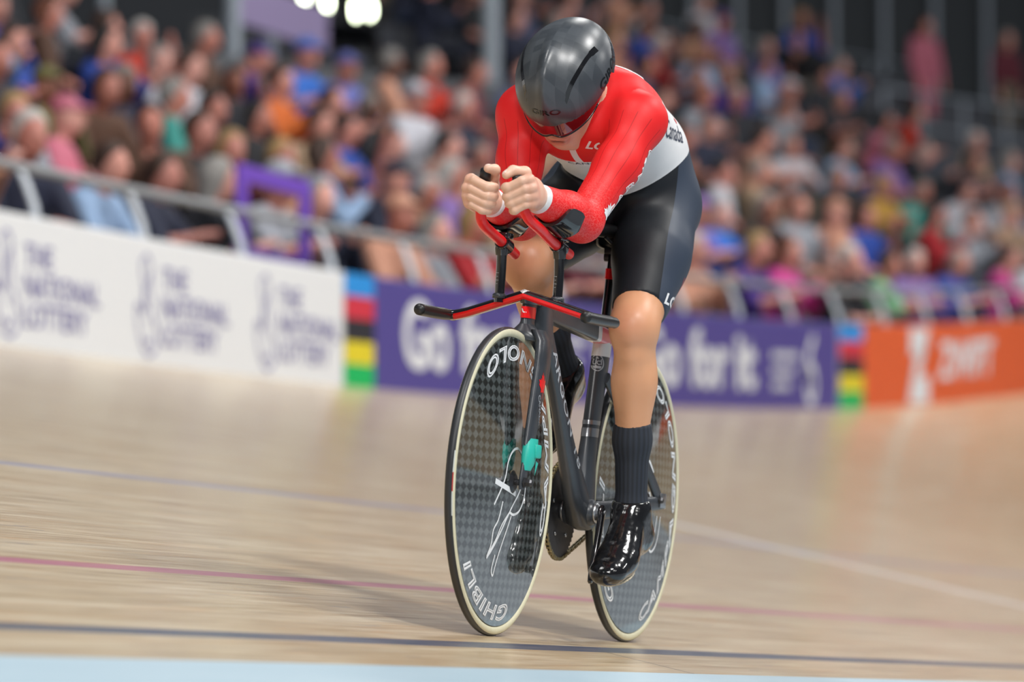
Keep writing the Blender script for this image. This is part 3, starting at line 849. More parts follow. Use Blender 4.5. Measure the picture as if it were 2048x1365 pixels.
# ---- risers, clamps, extensions, arm cups
EXT = {1: [(0.056, 0.205, 0.848), (0.056, 0.10, 0.862), (0.055, 0.00, 0.884), (0.052, -0.062, 0.898), (0.049, -0.092, 0.913), (0.044, -0.108, 0.94), (0.039, -0.115, 0.968), (0.037, -0.118, 0.978)],
       -1: [(-0.056, 0.165, 0.840), (-0.056, 0.08, 0.858), (-0.056, 0.00, 0.873), (-0.055, -0.055, 0.884), (-0.053, -0.086, 0.898), (-0.050, -0.098, 0.925), (-0.045, -0.105, 0.965), (-0.042, -0.108, 0.992)]}
for s in (1, -1):
    rb = 0.132 if s > 0 else 0.090
    V, F = tube([(0.060 * s, rb, 0.728), (0.060 * s, rb, 0.80), (0.059 * s, rb - 0.006, 0.855)], 0.0112, 20)
    rs = add('riser_post', np.array([tuple(v) for v in V]), F, M_GLOSS, bike); sharp(rs, 40)
    V, F = tube([(0.060 * s, rb, 0.737), (0.060 * s, rb, 0.7445), (0.060 * s, rb, 0.748)], [0.0155, 0.0155, 0.0125], 20)
    add('collar', np.array([tuple(v) for v in V]), F, M_FRAME, rs)
    for k in range(4):
        V, F = box((0.060 * s - 0.004, rb - 0.0109, 0.768 + 0.008 * k), (0.006 if k % 2 else 0.003, 0.0006, 0.0007)); add('height_mark', np.array([tuple(v) for v in V]), F, M_MARKG, rs)
    m = MB(); m.put(*tube([(0.060 * s, rb - 0.004, 0.832), (0.060 * s, rb - 0.006, 0.846), (0.059 * s, rb - 0.008, 0.862)], [0.0135, 0.0155, 0.014], 20))
    e0 = Vector(EXT[s][1]) * 0.35 + Vector(EXT[s][0]) * 0.65; e1 = Vector(EXT[s][1]) * 0.82 + Vector(EXT[s][2]) * 0.18
    d_ = (e1 - e0).normalized(); cc = Vector((0.0575 * s, rb, 0.857))
    cc = e0 + d_ * (cc - e0).dot(d_)
    m.put(*tube([cc - d_ * 0.022, cc - d_ * 0.020, cc + d_ * 0.020, cc + d_ * 0.022], [0.0145, 0.0165, 0.0165, 0.0145], 20))
    m.put(*box(cc + Vector((0.002 * s, 0, 0.019)), (0.030, 0.050, 0.014), None, 0.004))
    m.build('clamp', M_GLOSS, bike)
    V, F = tube(spline(EXT[s], 6), 0.0118, 18)
    ex_ = add('extension', np.array([tuple(v) for v in V]), F, M_RED, bike); sharp(ex_, 40)
    a, b_ = Vector(EXT[s][-1]), Vector(EXT[s][-2]); d2 = (a - b_).normalized()
    V, F = tube([a - d2 * 0.020, a + d2 * 0.004, a + d2 * 0.011, a + d2 * 0.013], [0.0126, 0.0126, 0.011, 0.007], 18)
    add('end_cap', np.array([tuple(v) for v in V]), F, M_GRIP, ex_)
ELB = {1: Vector((0.100, 0.142, 0.918)), -1: Vector((-0.078, 0.250, 0.926))}
WRI = {1: Vector((0.049, -0.038, 0.953)), -1: Vector((-0.060, -0.020, 0.940))}
for s in (1, -1):
    a = ELB[s].lerp(WRI[s], 0.30); b_ = ELB[s].lerp(WRI[s], 0.66)
    d_ = (b_ - a).normalized(); sd = d_.cross(Vector((0, 0, 1))).normalized()   # to the rider's right
    upv = sd.cross(d_).normalized()
    out = sd * (-s) if s > 0 else sd
    R = []
    for k, f in enumerate(np.linspace(0, 1, 9)):
        c = a.lerp(b_, f); ring = []
        r0 = 0.0485 - 0.006 * f
        endk = math.sqrt(max(0.0, 1 - (2 * f - 1) ** 4))
        lo_, hi_ = -100, 78 * (0.55 + 0.45 * endk)
        for rr in (r0, r0 + 0.007):
            rng = np.linspace(-70 * (0.5 + 0.5 * endk), 88 * (0.5 + 0.5 * endk), 15)
            if rr > r0: rng = rng[::-1]
            for an in rng:
                an = math.radians(an)
                ring.append(c - upv * rr * math.cos(an) + (-sd * s if s > 0 else sd * 1.0) * rr * math.sin(an) * (1 if True else 0))
        R.append(ring)
    V, F = ring_loft(R)
    o = add('arm_rest', np.array([tuple(v) for v in V]), F, M_GLOSS, bike); sharp(o, 45)

# ---- seat post and saddle
m = MB(); m.put(*foil([((0, 0.672, 0.69), 0.0105, 0.022, V_D), ((0, 0.678, 0.76), 0.010, 0.020, V_D), ((0, 0.690, 0.84), 0.0095, 0.018, V_D), ((0, 0.697, 0.885), 0.009, 0.018, V_D)]))
sp = m.build('seat_post', M_GLOSS, bike)
m = MB(); m.put(*box((0, 0.699, 0.893), (0.034, 0.045, 0.016), None, 0.004)); m.put(*lathe_x([(-0.018, 0), (-0.018, 0.011), (0.018, 0.011), (0.018, 0)], (0, 0.694, 0.880), 20)); m.build('saddle_clamp', M_DARKM, sp)
m = MB(); m.put(*foil([((0, 0.6855, 0.852), 0.0102, 0.0186, V_D), ((0, 0.683, 0.828), 0.0104, 0.0190, V_D)])); m.build('badge', M_RED, sp)
m = MB()
for s in (1, -1): m.put(*tube(spline([(0.010 * s, 0.60, 0.918), (0.020 * s, 0.645, 0.903), (0.022 * s, 0.74, 0.903), (0.034 * s, 0.80, 0.925)], 5), 0.0036, 8))
R = []
for b_, w_, z_t in ((0.535, 0.012, 0.930), (0.55, 0.020, 0.934), (0.60, 0.024, 0.938), (0.67, 0.034, 0.941), (0.73, 0.055, 0.945), (0.78, 0.066, 0.949), (0.805, 0.060, 0.951), (0.815, 0.045, 0.950)):
    R.append([(w_ * math.cos(t_), b_, z_t + (0.012 * math.sin(t_) if math.sin(t_) > 0 else 0.020 * math.sin(t_))) for t_ in np.linspace(0, 2 * math.pi, 20, endpoint=False)])
sd_ = MB(); sd_.put(*ring_loft(R)); sad = sd_.build('saddle', M_GRIP, bike)
m.build('saddle_rail', M_DARKM, sad)

# ---- drivetrain
BBC = Vector((0, 0.575, 0.29))
CA = math.radians(26)
PED = {1: Vector((0.060, BBC.y - 0.165 * math.sin(CA), BBC.z - 0.165 * math.cos(CA))), -1: Vector((-0.060, BBC.y + 0.165 * math.sin(CA), BBC.z + 0.165 * math.cos(CA)))}
for s in (1, -1):
    a = BBC + Vector((0.052 * s, 0, 0)); d_ = (Vector((0.052 * s, PED[s].y, PED[s].z)) - a).normalized(); n_ = Vector((0, -d_.z, d_.y))
    R = []
    for f, hw, ht, off in ((-0.018, 0.004, 0.004, 0), (-0.015, 0.011, 0.006, 0), (0, 0.0155, 0.007, 0), (0.02, 0.0125, 0.007, 0.001), (0.09, 0.0105, 0.0065, 0.005), (0.150, 0.0115, 0.006, 0.006), (0.167, 0.012, 0.0055, 0.007), (0.176, 0.008, 0.005, 0.007), (0.179, 0.003, 0.003, 0.007)):
        c = a + d_ * f + Vector((off * s, 0, 0))
        R.append([c + n_ * hw * math.cos(t_) * (abs(math.cos(t_)) ** -0.3 if abs(math.cos(t_)) > 1e-6 else 0) + Vector((ht * math.sin(t_) * (abs(math.sin(t_)) ** -0.3 if abs(math.sin(t_)) > 1e-6 else 0), 0, 0)) for t_ in np.linspace(0, 2 * math.pi, 16, endpoint=False)])
    m = MB(); m.put(*ring_loft(R)); cr = m.build('crank', M_GLOSS, bike)
    V, F = lathe_x([(0.036 * s, 0.022), (0.040 * s, 0.024), (0.043 * s, 0.020), (0.047 * s, 0.016)], BBC, 28); add('bearing_cup', np.array([tuple(v) for v in V]), F, M_ALU, cr)
    V, F = lathe_x([(0.0588 * s, 0.0), (0.0588 * s, 0.0065), (0.060 * s, 0.0065), (0.0605 * s, 0.0)], BBC, 18); add('crank_bolt', np.array([tuple(v) for v in V]), F, M_ALU, cr)
    p = PED[s]; m = MB()
    m.put(*lathe_x([(0.002 * s, 0.0), (0.002 * s, 0.008), (0.055 * s, 0.0085), (0.058 * s, 0.0)], (p.x, p.y, p.z), 16))
    m.put(*box((p.x + 0.030 * s, p.y, p.z + 0.004), (0.046, 0.075, 0.013), None, 0.004))
    m.build('pedal', M_DARKM, bike)
# chainring with teeth
V = []; F = []; nt = 54
R0 = []
for i in range(nt * 4):
    a = 2 * math.pi * i / (nt * 4); r = 0.1065 + (0.0042 if i % 4 in (1, 2) else 0.0)
    R0.append((r * math.cos(a), r * math.sin(a)))
m = MB(); n = len(R0)
for x in (-0.0475, -0.0445):
    for (yy, zz) in R0: m.V.append((x, BBC.y + yy, BBC.z + zz))
for i in range(n):
    k = (i + 1) % n; m.F.append((i, k, n + k, n + i)); m.M.append(0)
m.F.append(tuple(range(n))); m.M.append(0); m.F.append(tuple(range(2 * n - 1, n - 1, -1))); m.M.append(0)
cring = m.build('chainring', M_RING, bike, smooth=False)
for k in range(5):
    a = 2 * math.pi * k / 5 + 0.3
    V, F = lathe_x([(-0.044, 0.0), (-0.044, 0.005), (-0.0415, 0.005), (-0.041, 0.0)], (0, BBC.y + 0.066 * math.cos(a), BBC.z + 0.066 * math.sin(a)), 10)
    add('ring_bolt', np.array([tuple(v) for v in V]), F, M_ALU, cring)
# chain: links along the loop
AX = Vector((0, 0.97, 0.335)); r1, r2 = 0.110, 0.030
dv = AX - BBC; Ld = math.hypot(dv.y, dv.z); th0 = math.atan2(dv.z, dv.y); al = math.acos((r1 - r2) / Ld)
pts = []
a1 = th0 + al
for a in np.linspace(a1, a1 + 2 * math.pi - 2 * al, 160): pts.append((BBC.y + r1 * math.cos(a), BBC.z + r1 * math.sin(a)))
for a in np.linspace(th0 - al, th0 + al, 40): pts.append((AX.y + r2 * math.cos(a), AX.z + r2 * math.sin(a)))
pts.append(pts[0])
pts = np.array(pts); seg_ = np.r_[0, np.cumsum(np.hypot(*np.diff(pts, axis=0).T))]
nl = int(seg_[-1] / 0.0127)
m = MB()
for i in range(nl):
    s0 = seg_[-1] * i / nl; s1 = seg_[-1] * (i + 1) / nl
    p0 = np.array([np.interp(s0, seg_, pts[:, j]) for j in (0, 1)]); p1 = np.array([np.interp(s1, seg_, pts[:, j]) for j in (0, 1)])
    d_ = p1 - p0; an = math.atan2(d_[1], d_[0]); Rm = Matrix.Rotation(an, 3, 'X')
    for sx in (1, -1):
        m.put(*box((-0.046 + sx * (0.0042 if i % 2 else 0.0026), (p0[0] + p1[0]) / 2, (p0[1] + p1[1]) / 2), (0.0012, 0.0165, 0.0078), Rm, 0.0))
    m.put(*tube([(-0.0515, *p0), (-0.0405, *p0)], 0.0036, 6))
ch = m.build('chain', M_CHAIN, bike, smooth=False)
ch['kind'] = 'stuff'
V, F = lathe_x([(-0.0475, 0.0), (-0.0475, 0.031), (-0.0445, 0.031), (-0.0445, 0.0)], AX, 30)
add('rear_sprocket', np.array([tuple(v) for v in V]), F, M_RING, bike, smooth=False)
m = MB(); m.put(*box((0.0655, 0.995, 0.335), (0.002, 0.042, 0.034), None, 0.002)); m.build('dropout_plate', M_ALU, frame)
# ================================================================ the rider (bike's local axes)
M_SKIN = mat('skin', (0.60, 0.30, 0.17), 0.42, sss=0.12)
g = NT(M_SKIN)
n1 = g.noise(g.coord(), 9.0, 3.0); n2 = g.noise(g.coord(), 60.0, 3.0)
sk = g.mix(n1, (0.60, 0.285, 0.145), (0.72, 0.375, 0.21))
sk = g.mix(g.math('MULTIPLY', g.attr('pale'), 0.92), sk, g.mix(n2, (0.70, 0.42, 0.30), (0.78, 0.52, 0.40)))
sk = g.mix(g.math('MULTIPLY', g.attr('flush'), 0.75), sk, (0.62, 0.17, 0.12))
sk = g.mix(g.math('MULTIPLY', g.attr('dark'), 0.85), sk, (0.10, 0.025, 0.02))
g.base(sk)
g.rough(g.math('MULTIPLY_ADD', n2, 0.2, 0.33))
M_LIP = mat('lip', (0.46, 0.13, 0.10), 0.4)

HIP = {1: np.array((0.074, 0.775, 1.005)), -1: np.array((-0.100, 0.745, 1.015))}
KNE = {1: np.array((0.118, 0.520, 0.712)), -1: np.array((-0.108, 0.405, 0.838))}
ANK = {1: np.array((0.112, 0.602, 0.305)), -1: np.array((-0.104, 0.708, 0.615))}
SHO = {1: np.array((0.164, 0.320, 1.160)), -1: np.array((-0.116, 0.335, 1.166))}
EL = {s: np.array(ELB[s]) for s in (1, -1)}
WR = {s: np.array(WRI[s]) for s in (1, -1)}
HC = np.array((0.0, 0.262, 1.222))                  # middle of the head
HP = math.radians(47)                                # head dropped forward
HF = np.array((-0.03, -math.cos(HP), -math.sin(HP))); HF /= np.linalg.norm(HF)
HX = np.cross(np.array((0, 0, 1.0)), HF); HX = -HX / np.linalg.norm(HX)
HX = np.array((1.0, 0, 0)) - HF * HF[0]; HX /= np.linalg.norm(HX)      # rider's left
HU = np.cross(HF, -HX); HU = HU if HU[2] > 0 else -HU
def hd(x, f, u): return HC + HX * x + HF * f + HU * u

def torso(S, gr):
    c, s_ = math.cos(math.radians(28)), math.sin(math.radians(28))
    S.ell((-0.016, 0.805, 1.038), (0.142, 0.125, 0.135), k=0.05, grow=gr)
    S.ell((0.022, 0.725, 1.122), (0.124, 0.15, 0.122), k=0.06, grow=gr)
    S.ell((0.006, 0.545, 1.174), (0.142, 0.185, 0.124), [(1, 0, 0), (0, math.cos(0.17), math.sin(0.17) * -1), (0, math.sin(0.17), math.cos(0.17))], k=0.07, grow=gr)
    S.ell((0.008, 0.40, 1.172), (0.118, 0.115, 0.104), k=0.05, grow=gr)
    S.cap((-0.085, 0.40, 1.205), (0.10, 0.385, 1.20), 0.068, 0.068, 0.06, gr)
    for s in (1, -1):
        S.ell((0.070 * s, 0.330, 1.142 if s > 0 else 1.162), (0.066, 0.058, 0.058), k=0.045, grow=gr)
        S.ell((0.052 if s > 0 else -0.07, 0.865, 1.0), (0.080, 0.085, 0.095), k=0.05, grow=gr)
def neck(S, gr):
    S.cap((0, 0.40, 1.205), hd(0, -0.03, -0.05), 0.066, 0.056, 0.05, gr)
def arms(S, gr, clip=True):
    for s in (1, -1):
        d = WR[s] - EL[s]; d /= np.linalg.norm(d)
        S.ell(SHO[s], (0.053, 0.056, 0.056), k=0.045, grow=gr)
        mid = SHO[s] * 0.55 + EL[s] * 0.45 + np.array((0.006 * s, 0.004, 0.0))
        S.cap(SHO[s], mid, 0.050, 0.045, 0.03, gr); S.cap(mid, EL[s], 0.045, 0.037, 0.03, gr)
        fm = EL[s] * 0.68 + WR[s] * 0.32
        S.ell(EL[s] + np.array((0.0, 0.008, 0.0)), (0.040, 0.042, 0.040), k=0.02, grow=gr)
        S.cap(EL[s], fm, 0.040, 0.043, 0.02, gr)
        S.cap(fm, WR[s], 0.043, 0.0275, 0.02, gr, (WR[s] - d * 0.006, d) if clip else None)
def thighs(S, gr, hem=None):
    for s in (1, -1):
        d = KNE[s] - HIP[s]; d /= np.linalg.norm(d)
        cl = None if hem is None else (HIP[s] + (KNE[s] - HIP[s]) * hem[s], d + np.array((0.0, 0, 0.0)))
        mid = HIP[s] * 0.55 + KNE[s] * 0.45 + np.array((0.012 * s, -0.008, 0.012))
        S.cap(HIP[s], mid, 0.096, 0.079, 0.06, gr, cl); S.cap(mid, KNE[s], 0.079, 0.050, 0.04, gr, cl)
        S.cap(HIP[s] * 0.7 + KNE[s] * 0.3 + np.array((0, 0.03, -0.02)), HIP[s] * 0.25 + KNE[s] * 0.75 + np.array((0, 0.02, -0.012)), 0.075, 0.050, 0.04, gr, cl)
def shins(S, gr):
    for s in (1, -1):
        d = ANK[s] - KNE[s]; f = np.array((0, -1.0, 0)); bk = np.array((0, d[2], -d[1])); bk /= np.linalg.norm(bk); bk = bk if bk[1] > 0 else -bk
        S.ell(KNE[s] - bk * 0.008, (0.045, 0.050, 0.054), k=0.035, grow=gr)
        S.ell(KNE[s] - bk * 0.040 + d * 0.01, (0.026, 0.020, 0.028), k=0.014, grow=gr)
        S.cap(KNE[s] - bk * 0.034 + d * 0.06, KNE[s] - bk * 0.030 + d * 0.14, 0.016, 0.015, 0.02, gr)
        S.cap(KNE[s] - bk * 0.026 + d * 0.16 + np.array((0.006 * s, 0, 0)), KNE[s] - bk * 0.018 + d * 0.5, 0.026, 0.020, 0.02, gr)
        S.chain([KNE[s] + bk * 0.004, KNE[s] + d * 0.30, KNE[s] + d * 0.62, ANK[s]], [0.045, 0.043, 0.037, 0.0320], 0.025, gr)
        S.ell(KNE[s] + d * 0.30 + bk * 0.020 + np.array((0.008 * s, 0, 0)), (0.034, 0.044, 0.088), k=0.03, grow=gr)
        S.ell(KNE[s] + d * 0.27 + bk * 0.018 - np.array((0.008 * s, 0, 0)), (0.032, 0.042, 0.085), k=0.03, grow=gr)
        S.cap(ANK[s], ANK[s] + d * 0.10, 0.0325, 0.034, 0.02, gr)
def head(S):
    Rh = [HX, HF, HU]
    S.ell(hd(0, -0.012, 0.018), (0.076, 0.095, 0.088), Rh, k=0.02)
    S.ell(hd(0, 0.030, -0.042), (0.054, 0.060, 0.066), Rh, k=0.03)          # face
    S.ell(hd(0, 0.058, -0.100), (0.022, 0.024, 0.020), Rh, k=0.025)          # chin
    for s in (1, -1):
        S.cap(hd(0.046 * s, 0.0, -0.060), hd(0.012 * s, 0.055, -0.100), 0.017, 0.016, 0.02)   # jaw line
        S.ell(hd(0.042 * s, 0.062, -0.022), (0.022, 0.020, 0.018), Rh, k=0.02)                   # cheek bones
        S.ell(hd(0.078 * s, -0.018, -0.020), (0.008, 0.020, 0.028), Rh, k=0.006)                  # ears
        S.ell(hd(0.030 * s, 0.090, 0.012), (0.014, 0.012, 0.010), Rh, k=0.006, cut=True)          # eye sockets
        S.ell(hd(0.030 * s, 0.078, 0.012), (0.012, 0.012, 0.011), Rh, k=0.002)                    # eyes
    S.cap(hd(0, 0.082, 0.012), hd(0, 0.096, -0.034), 0.008, 0.0115, 0.012)    # nose
    S.ell(hd(0, 0.090, -0.066), (0.026, 0.014, 0.0085), Rh, k=0.010)          # upper lip
    S.ell(hd(0, 0.087, -0.081), (0.023, 0.014, 0.0085), Rh, k=0.010)          # lower lip
    S.ell(hd(0, 0.104, -0.0735), (0.020, 0.012, 0.0035), Rh, k=0.002, cut=True)  # slightly open mouth

BODY = SDF((-0.28, -0.08, 0.18), (0.28, 1.0, 1.37), 0.0055)
torso(BODY, 0); neck(BODY, 0); arms(BODY, 0, False); thighs(BODY, 0); shins(BODY, 0); head(BODY)
BV, BF = BODY.mesh(2)

def hand(s):
    """a fist round the end of the extension: metacarpals, four curled fingers, thumb"""
    w = WR[s]
    gx = np.array(EXT[s][-3]); gt = np.array(EXT[s][-1]); ax = gt - gx; ax = ax / np.linalg.norm(ax)
    ctr = np.array(EXT[s][-2])                         # the bar inside the fist
    out = np.array((float(s), 0, 0)); out = out - ax * (out @ ax); out /= np.linalg.norm(out)
    fw_ = np.cross(ax, out); fw_ = fw_ if fw_[1] < 0 else -fw_
    def q(o, f, a): return ctr + out * o + fw_ * f + ax * a
    lo = np.minimum(w, ctr) - 0.09; hi = np.maximum(w, ctr) + 0.09
    lo[2] = 0.88; hi[2] = 1.05
    Hd = SDF(lo, hi, 0.0021)
    lev = [0.0135, -0.0050, -0.0230, -0.0390]
    rad = [0.0102, 0.0104, 0.0098, 0.0086]
    mo = [0.0280, 0.0315, 0.0300, 0.0250]
    po = [-0.0270, -0.0285, -0.0260, -0.0205]
    M = [q(mo[i], 0.008 - 0.002 * abs(i - 1), lev[i] - 0.002) for i in range(4)]
    wa = w + (ctr - w) * 0.05
    for i in range(4):
        Hd.cap(wa + ax * (0.010 - 0.007 * i), M[i], 0.0165, 0.0125, 0.016)
    Hd.ell((wa + (M[1] + M[2]) / 2) / 2, (0.022, 0.03, 0.032), k=0.02)
    d = EL[s] - w; d /= np.linalg.norm(d)
    Hd.cap(wa, w + d * 0.05, 0.024, 0.0265, 0.02)
    for i in range(4):
        Fg = SDF(lo, hi, 0.0021); r = rad[i]
        lp = lev[i] * 0.92 - 0.0115 + (0.002, -0.0008, 0.0006, -0.001)[i]
        pts = [M[i], q(mo[i] - 0.012, 0.0205, lev[i] - 0.001), q(po[i] + 0.011, 0.0250, lp), q(po[i], 0.011, lp - 0.001), q(po[i] + 0.006, -0.012, lp - 0.002), q(po[i] + 0.024, -0.019, lp - 0.002)]
        Fg.chain(pts, [r * 1.10, r * 0.98, r * 0.95, r * 0.98, r * 0.90, r * 0.82], 0.003)
        Fg.cap(M[i] + fw_ * 0.004, M[i] + fw_ * 0.006 + out * 0.002, r * 1.16, r * 1.1, 0.006)
        Fg.cap(q(po[i] + 0.007, 0.0225, lp), q(po[i] + 0.004, 0.0185, lp), r * 1.06, r * 1.08, 0.004)
        Hd.merge(Fg, 0.0022)
    Th = SDF(lo, hi, 0.0021)
    tb = wa + ax * 0.012 - out * 0.004
    if s > 0: pts = [tb, q(0.010, -0.022, 0.024), q(-0.008, -0.002, 0.034), q(-0.019, 0.014, 0.0295)]
    else: pts = [tb, q(-0.008, -0.030, 0.022), q(-0.016, -0.012, 0.038), q(-0.008, 0.010, 0.041)]
    Th.chain(pts, [0.0165, 0.0135, 0.0115, 0.0095], 0.006)
    Hd.merge(Th, 0.006)
    V, F = Hd.mesh(1)
    # thumb nail direction for the small nail plates
    return V, F, M, pts
HV = {s: hand(s) for s in (1, -1)}
V = np.concatenate([BV, HV[1][0], HV[-1][0]]); F = np.concatenate([BF, HV[1][1] + len(BV), HV[-1][1] + len(BV) + len(HV[1][0])])
rider = add('person', V, F, M_SKIN)
rider.rotation_euler = (0, LEAN, 0)
tag(rider, 'cyclist in red, white and navy skinsuit crouched over the black track bike', 'person')
nb = len(BV)
pale = np.zeros(len(V)); pale[nb:] = 1.0
hh = (V - HC) @ HU; hf = (V - HC) @ HF; hx = (V - HC) @ HX
inhead = (np.linalg.norm(V - HC, axis=1) < 0.17) & (np.arange(len(V)) < nb)
pale[inhead] = 0.75
flush = np.zeros(len(V))
for s in (1, -1):
    for mpt in HV[s][2]:
        flush = np.maximum(flush, np.exp(-(np.linalg.norm(V - mpt, axis=1) / 0.0145) ** 2) * 1.0)
    flush = np.maximum(flush, np.exp(-(np.linalg.norm(V - (KNE[s] + np.array((0, -0.05, 0.0))), axis=1) / 0.045) ** 2) * 0.35)
lip = np.exp(-((hx / 0.027) ** 4 + ((hh + 0.0735) / 0.013) ** 4)) * (hf > 0.075) * inhead
flush = np.maximum(flush, lip * 0.7)
dark = np.exp(-((hx / 0.019) ** 4 + ((hh + 0.0735) / 0.0045) ** 4)) * (hf > 0.07) * inhead
attr(rider.data, 'pale', pale); attr(rider.data, 'flush', flush); attr(rider.data, 'dark', dark)
M_NAIL = mat('nail', (0.80, 0.56, 0.48), 0.25)
for s in (1, -1):
    tp_, pv = HV[s][3][-1], HV[s][3][-2]
    dz = Vector(tp_ - pv).normalized(); bvh_h = bvh_of(HV[s][0], HV[s][1])
    upn = Vector((0, 0, 1)) - dz * dz.z; upn.normalize(); sx = dz.cross(upn)
    G = patch([(0.0062 * math.cos(a), 0.0075 * math.sin(a)) for a in np.linspace(0, 2 * math.pi, 16, endpoint=False)], 0.003)
    nv, nf = drape(G, bvh_h, Vector(tp_) + dz * 0.001 + upn * 0.004, sx, dz, 0.0006, 0.03)
    if not nf: nv, nf = drape(G, bvh_h, Vector(tp_) + dz * 0.001, -sx, dz, 0.0006, 0.03)
    if nf: add('nail', np.array([tuple(v) for v in nv]), nf, M_NAIL, rider)

# ---- skinsuit
HEM = {1: 0.86, -1: 0.80}
SUIT = SDF((-0.29, -0.08, 0.66), (0.29, 1.01, 1.36), 0.0050)
torso(SUIT, 0.003); arms(SUIT, 0.003)
SUIT.cap((0, 0.40, 1.205), hd(0, -0.05, -0.075), 0.066, 0.060, 0.05, 0.003, (hd(0, -0.05, -0.085), np.array(hd(0, -0.03, -0.05)) - np.array((0, 0.40, 1.205))))
thighs(SUIT, 0.003, HEM)
SV, SF = SUIT.mesh(2)
def seg_d(Vv, a, b):
    ab = b - a; t = np.clip(((Vv - a) @ ab) / (ab @ ab), 0, 1); return np.linalg.norm(Vv - a - t[:, None] * ab, axis=1), t
# fields that place the colour blocks of the suit
d_arm = np.full(len(SV), 9.0); ua = np.zeros(len(SV)); fore = np.zeros(len(SV)); cuff = np.full(len(SV), -1.0)
for s in (1, -1):
    du, tu = seg_d(SV, SHO[s], EL[s]); df, tf = seg_d(SV, EL[s], WR[s])
    da = np.minimum(du - 0.051, df - 0.05); mine = da < d_arm; d_arm = np.minimum(d_arm, da)
    axu = EL[s] - SHO[s]; axu = axu / np.linalg.norm(axu); e1 = np.cross(axu, (0, 1.0, 0)); e1 /= np.linalg.norm(e1); e2 = np.cross(axu, e1)
    rel = SV - SHO[s]; an = np.arctan2(rel @ e2, rel @ e1)
    ua = np.where(mine, an, ua)
    fr_ = np.where(df < du, 1.0, np.clip((tu - 0.62) / 0.3, 0, 1)); fore = np.where(mine, fr_, fore)
    dw = (WR[s] - EL[s]) / np.linalg.norm(WR[s] - EL[s]); cuff = np.where((df < 0.06), np.maximum(cuff, (SV - (WR[s] - dw * 0.022)) @ dw), cuff)
l_, b_, u_ = SV[:, 0], SV[:, 1], SV[:, 2]
# waist line (navy behind it), red yoke line, side panel
f_navy = b_ - 0.70 - 1.9 * (u_ - 1.035) + 0.88 * np.sqrt(l_ ** 2 + 0.0009) + 1.6 * np.maximum(0, -l_ - 0.06)
leg = np.full(len(SV), -1.0)
for s in (1, -1):
    dl, tl = seg_d(SV, HIP[s], KNE[s]); leg = np.maximum(leg, np.minimum((tl - 0.24) * 0.4, 0.125 - dl))
f_navy = smooth_field(np.maximum(f_navy, leg), SF, len(SV), 6)
f_red = 0.37 + 1.20 * (u_ - 1.065) - b_
f_red = np.maximum(f_red, 0.002 - d_arm)
f_red = smooth_field(f_red, SF, len(SV), 8)
f_red = np.minimum(f_red, np.clip(-cuff, -1, 1))
zip_ = np.where((u_ < 1.13) & (b_ < 0.50), np.abs(l_ - 0.012), 1.0)
pan = np.zeros(len(SV))
dl, tl = seg_d(SV, HIP[1] + np.array((0.05, 0.02, 0)), KNE[1] + np.array((0.055, 0.01, 0)))
pan = (l_ - 0.128) + (tl - 0.5) * 0.02 + (b_ - 0.72) * 0.25
dr, tr = seg_d(SV, HIP[-1], KNE[-1])
pan = np.where(l_ < 0, -l_ - 0.128, pan)
M_SUIT = mat('skinsuit_fabric', rough=0.5, spec=0.35)
g = NT(M_SUIT)
co = g.coord()
vor = g.n('ShaderNodeTexVoronoi', feature='DISTANCE_TO_EDGE'); vor.inputs['Scale'].default_value = 130.0
wv = g.n('ShaderNodeVectorMath', operation='ADD'); g.put(wv.inputs[0], co)
nz = g.n('ShaderNodeTexNoise'); nz.inputs['Scale'].default_value = 90.0
sc_ = g.n('ShaderNodeVectorMath', operation='SCALE'); g.put(sc_.inputs[0], nz.outputs['Color']); sc_.inputs['Scale'].default_value = 0.012
g.put(wv.inputs[1], sc_.outputs[0]); g.put(vor.inputs['Vector'], wv.outputs[0])
leafy = g.math('LESS_THAN', vor.outputs['Distance'], 0.065)
red = g.mix(g.math('MULTIPLY', g.math('MULTIPLY', leafy, g.attr('fore')), 0.22), (0.76, 0.014, 0.016), (0.86, 0.30, 0.28))
lines_ = g.band(g.math('FRACT', g.math('MULTIPLY', g.attr('ua'), 1.75)), 0.5, 0.035)
red = g.mix(g.math('MULTIPLY', g.math('MULTIPLY', lines_, g.attr('arm')), 0.55), red, (0.30, 0.004, 0.006))
wht = g.mix(g.noise(co, 30.0, 2.0), (0.74, 0.74, 0.75), (0.79, 0.79, 0.80))
navy = g.mix(g.math('GREATER_THAN', g.attr('pan'), 0.0), (0.008, 0.010, 0.014), (0.035, 0.048, 0.075))
c = g.mix(g.math('GREATER_THAN', g.attr('f_red'), 0.0), wht, red)
zl = g.math('MULTIPLY', g.math('LESS_THAN', g.attr('zip'), 0.009), g.math('GREATER_THAN', g.attr('f_red'), -0.02))
c = g.mix(zl, c, wht)
c = g.mix(g.math('GREATER_THAN', g.attr('f_navy'), 0.0), c, navy)
g.base(c)
g.bump(g.noise(co, 420.0, 2.0), 0.08, 0.002)
suit = add('skinsuit', SV, SF, M_SUIT, rider)
suit['label'] = 'red, white and navy skinsuit'
for nm, vv in (('fore', fore), ('ua', ua), ('arm', (d_arm < 0.01).astype(float) * (1 - fore)), ('pan', pan), ('f_red', f_red), ('f_navy', f_navy), ('zip', zip_)): attr(suit.data, nm, vv)
sb = bvh_of(SV, SF)
sbt = bvh_of(SV, SF[(d_arm[SF] > 0.006).all(1)])
M_PRW = mat('suit_print_white', (0.80, 0.80, 0.81), 0.5); M_PRN = mat('suit_print_navy', (0.03, 0.04, 0.08), 0.5); M_PRR = mat('suit_print_red', (0.72, 0.02, 0.03), 0.5); M_PRP = mat('suit_print_coral', (0.70, 0.10, 0.14), 0.5)
VIEWX = Vector((0.948, 0.319, 0)); 
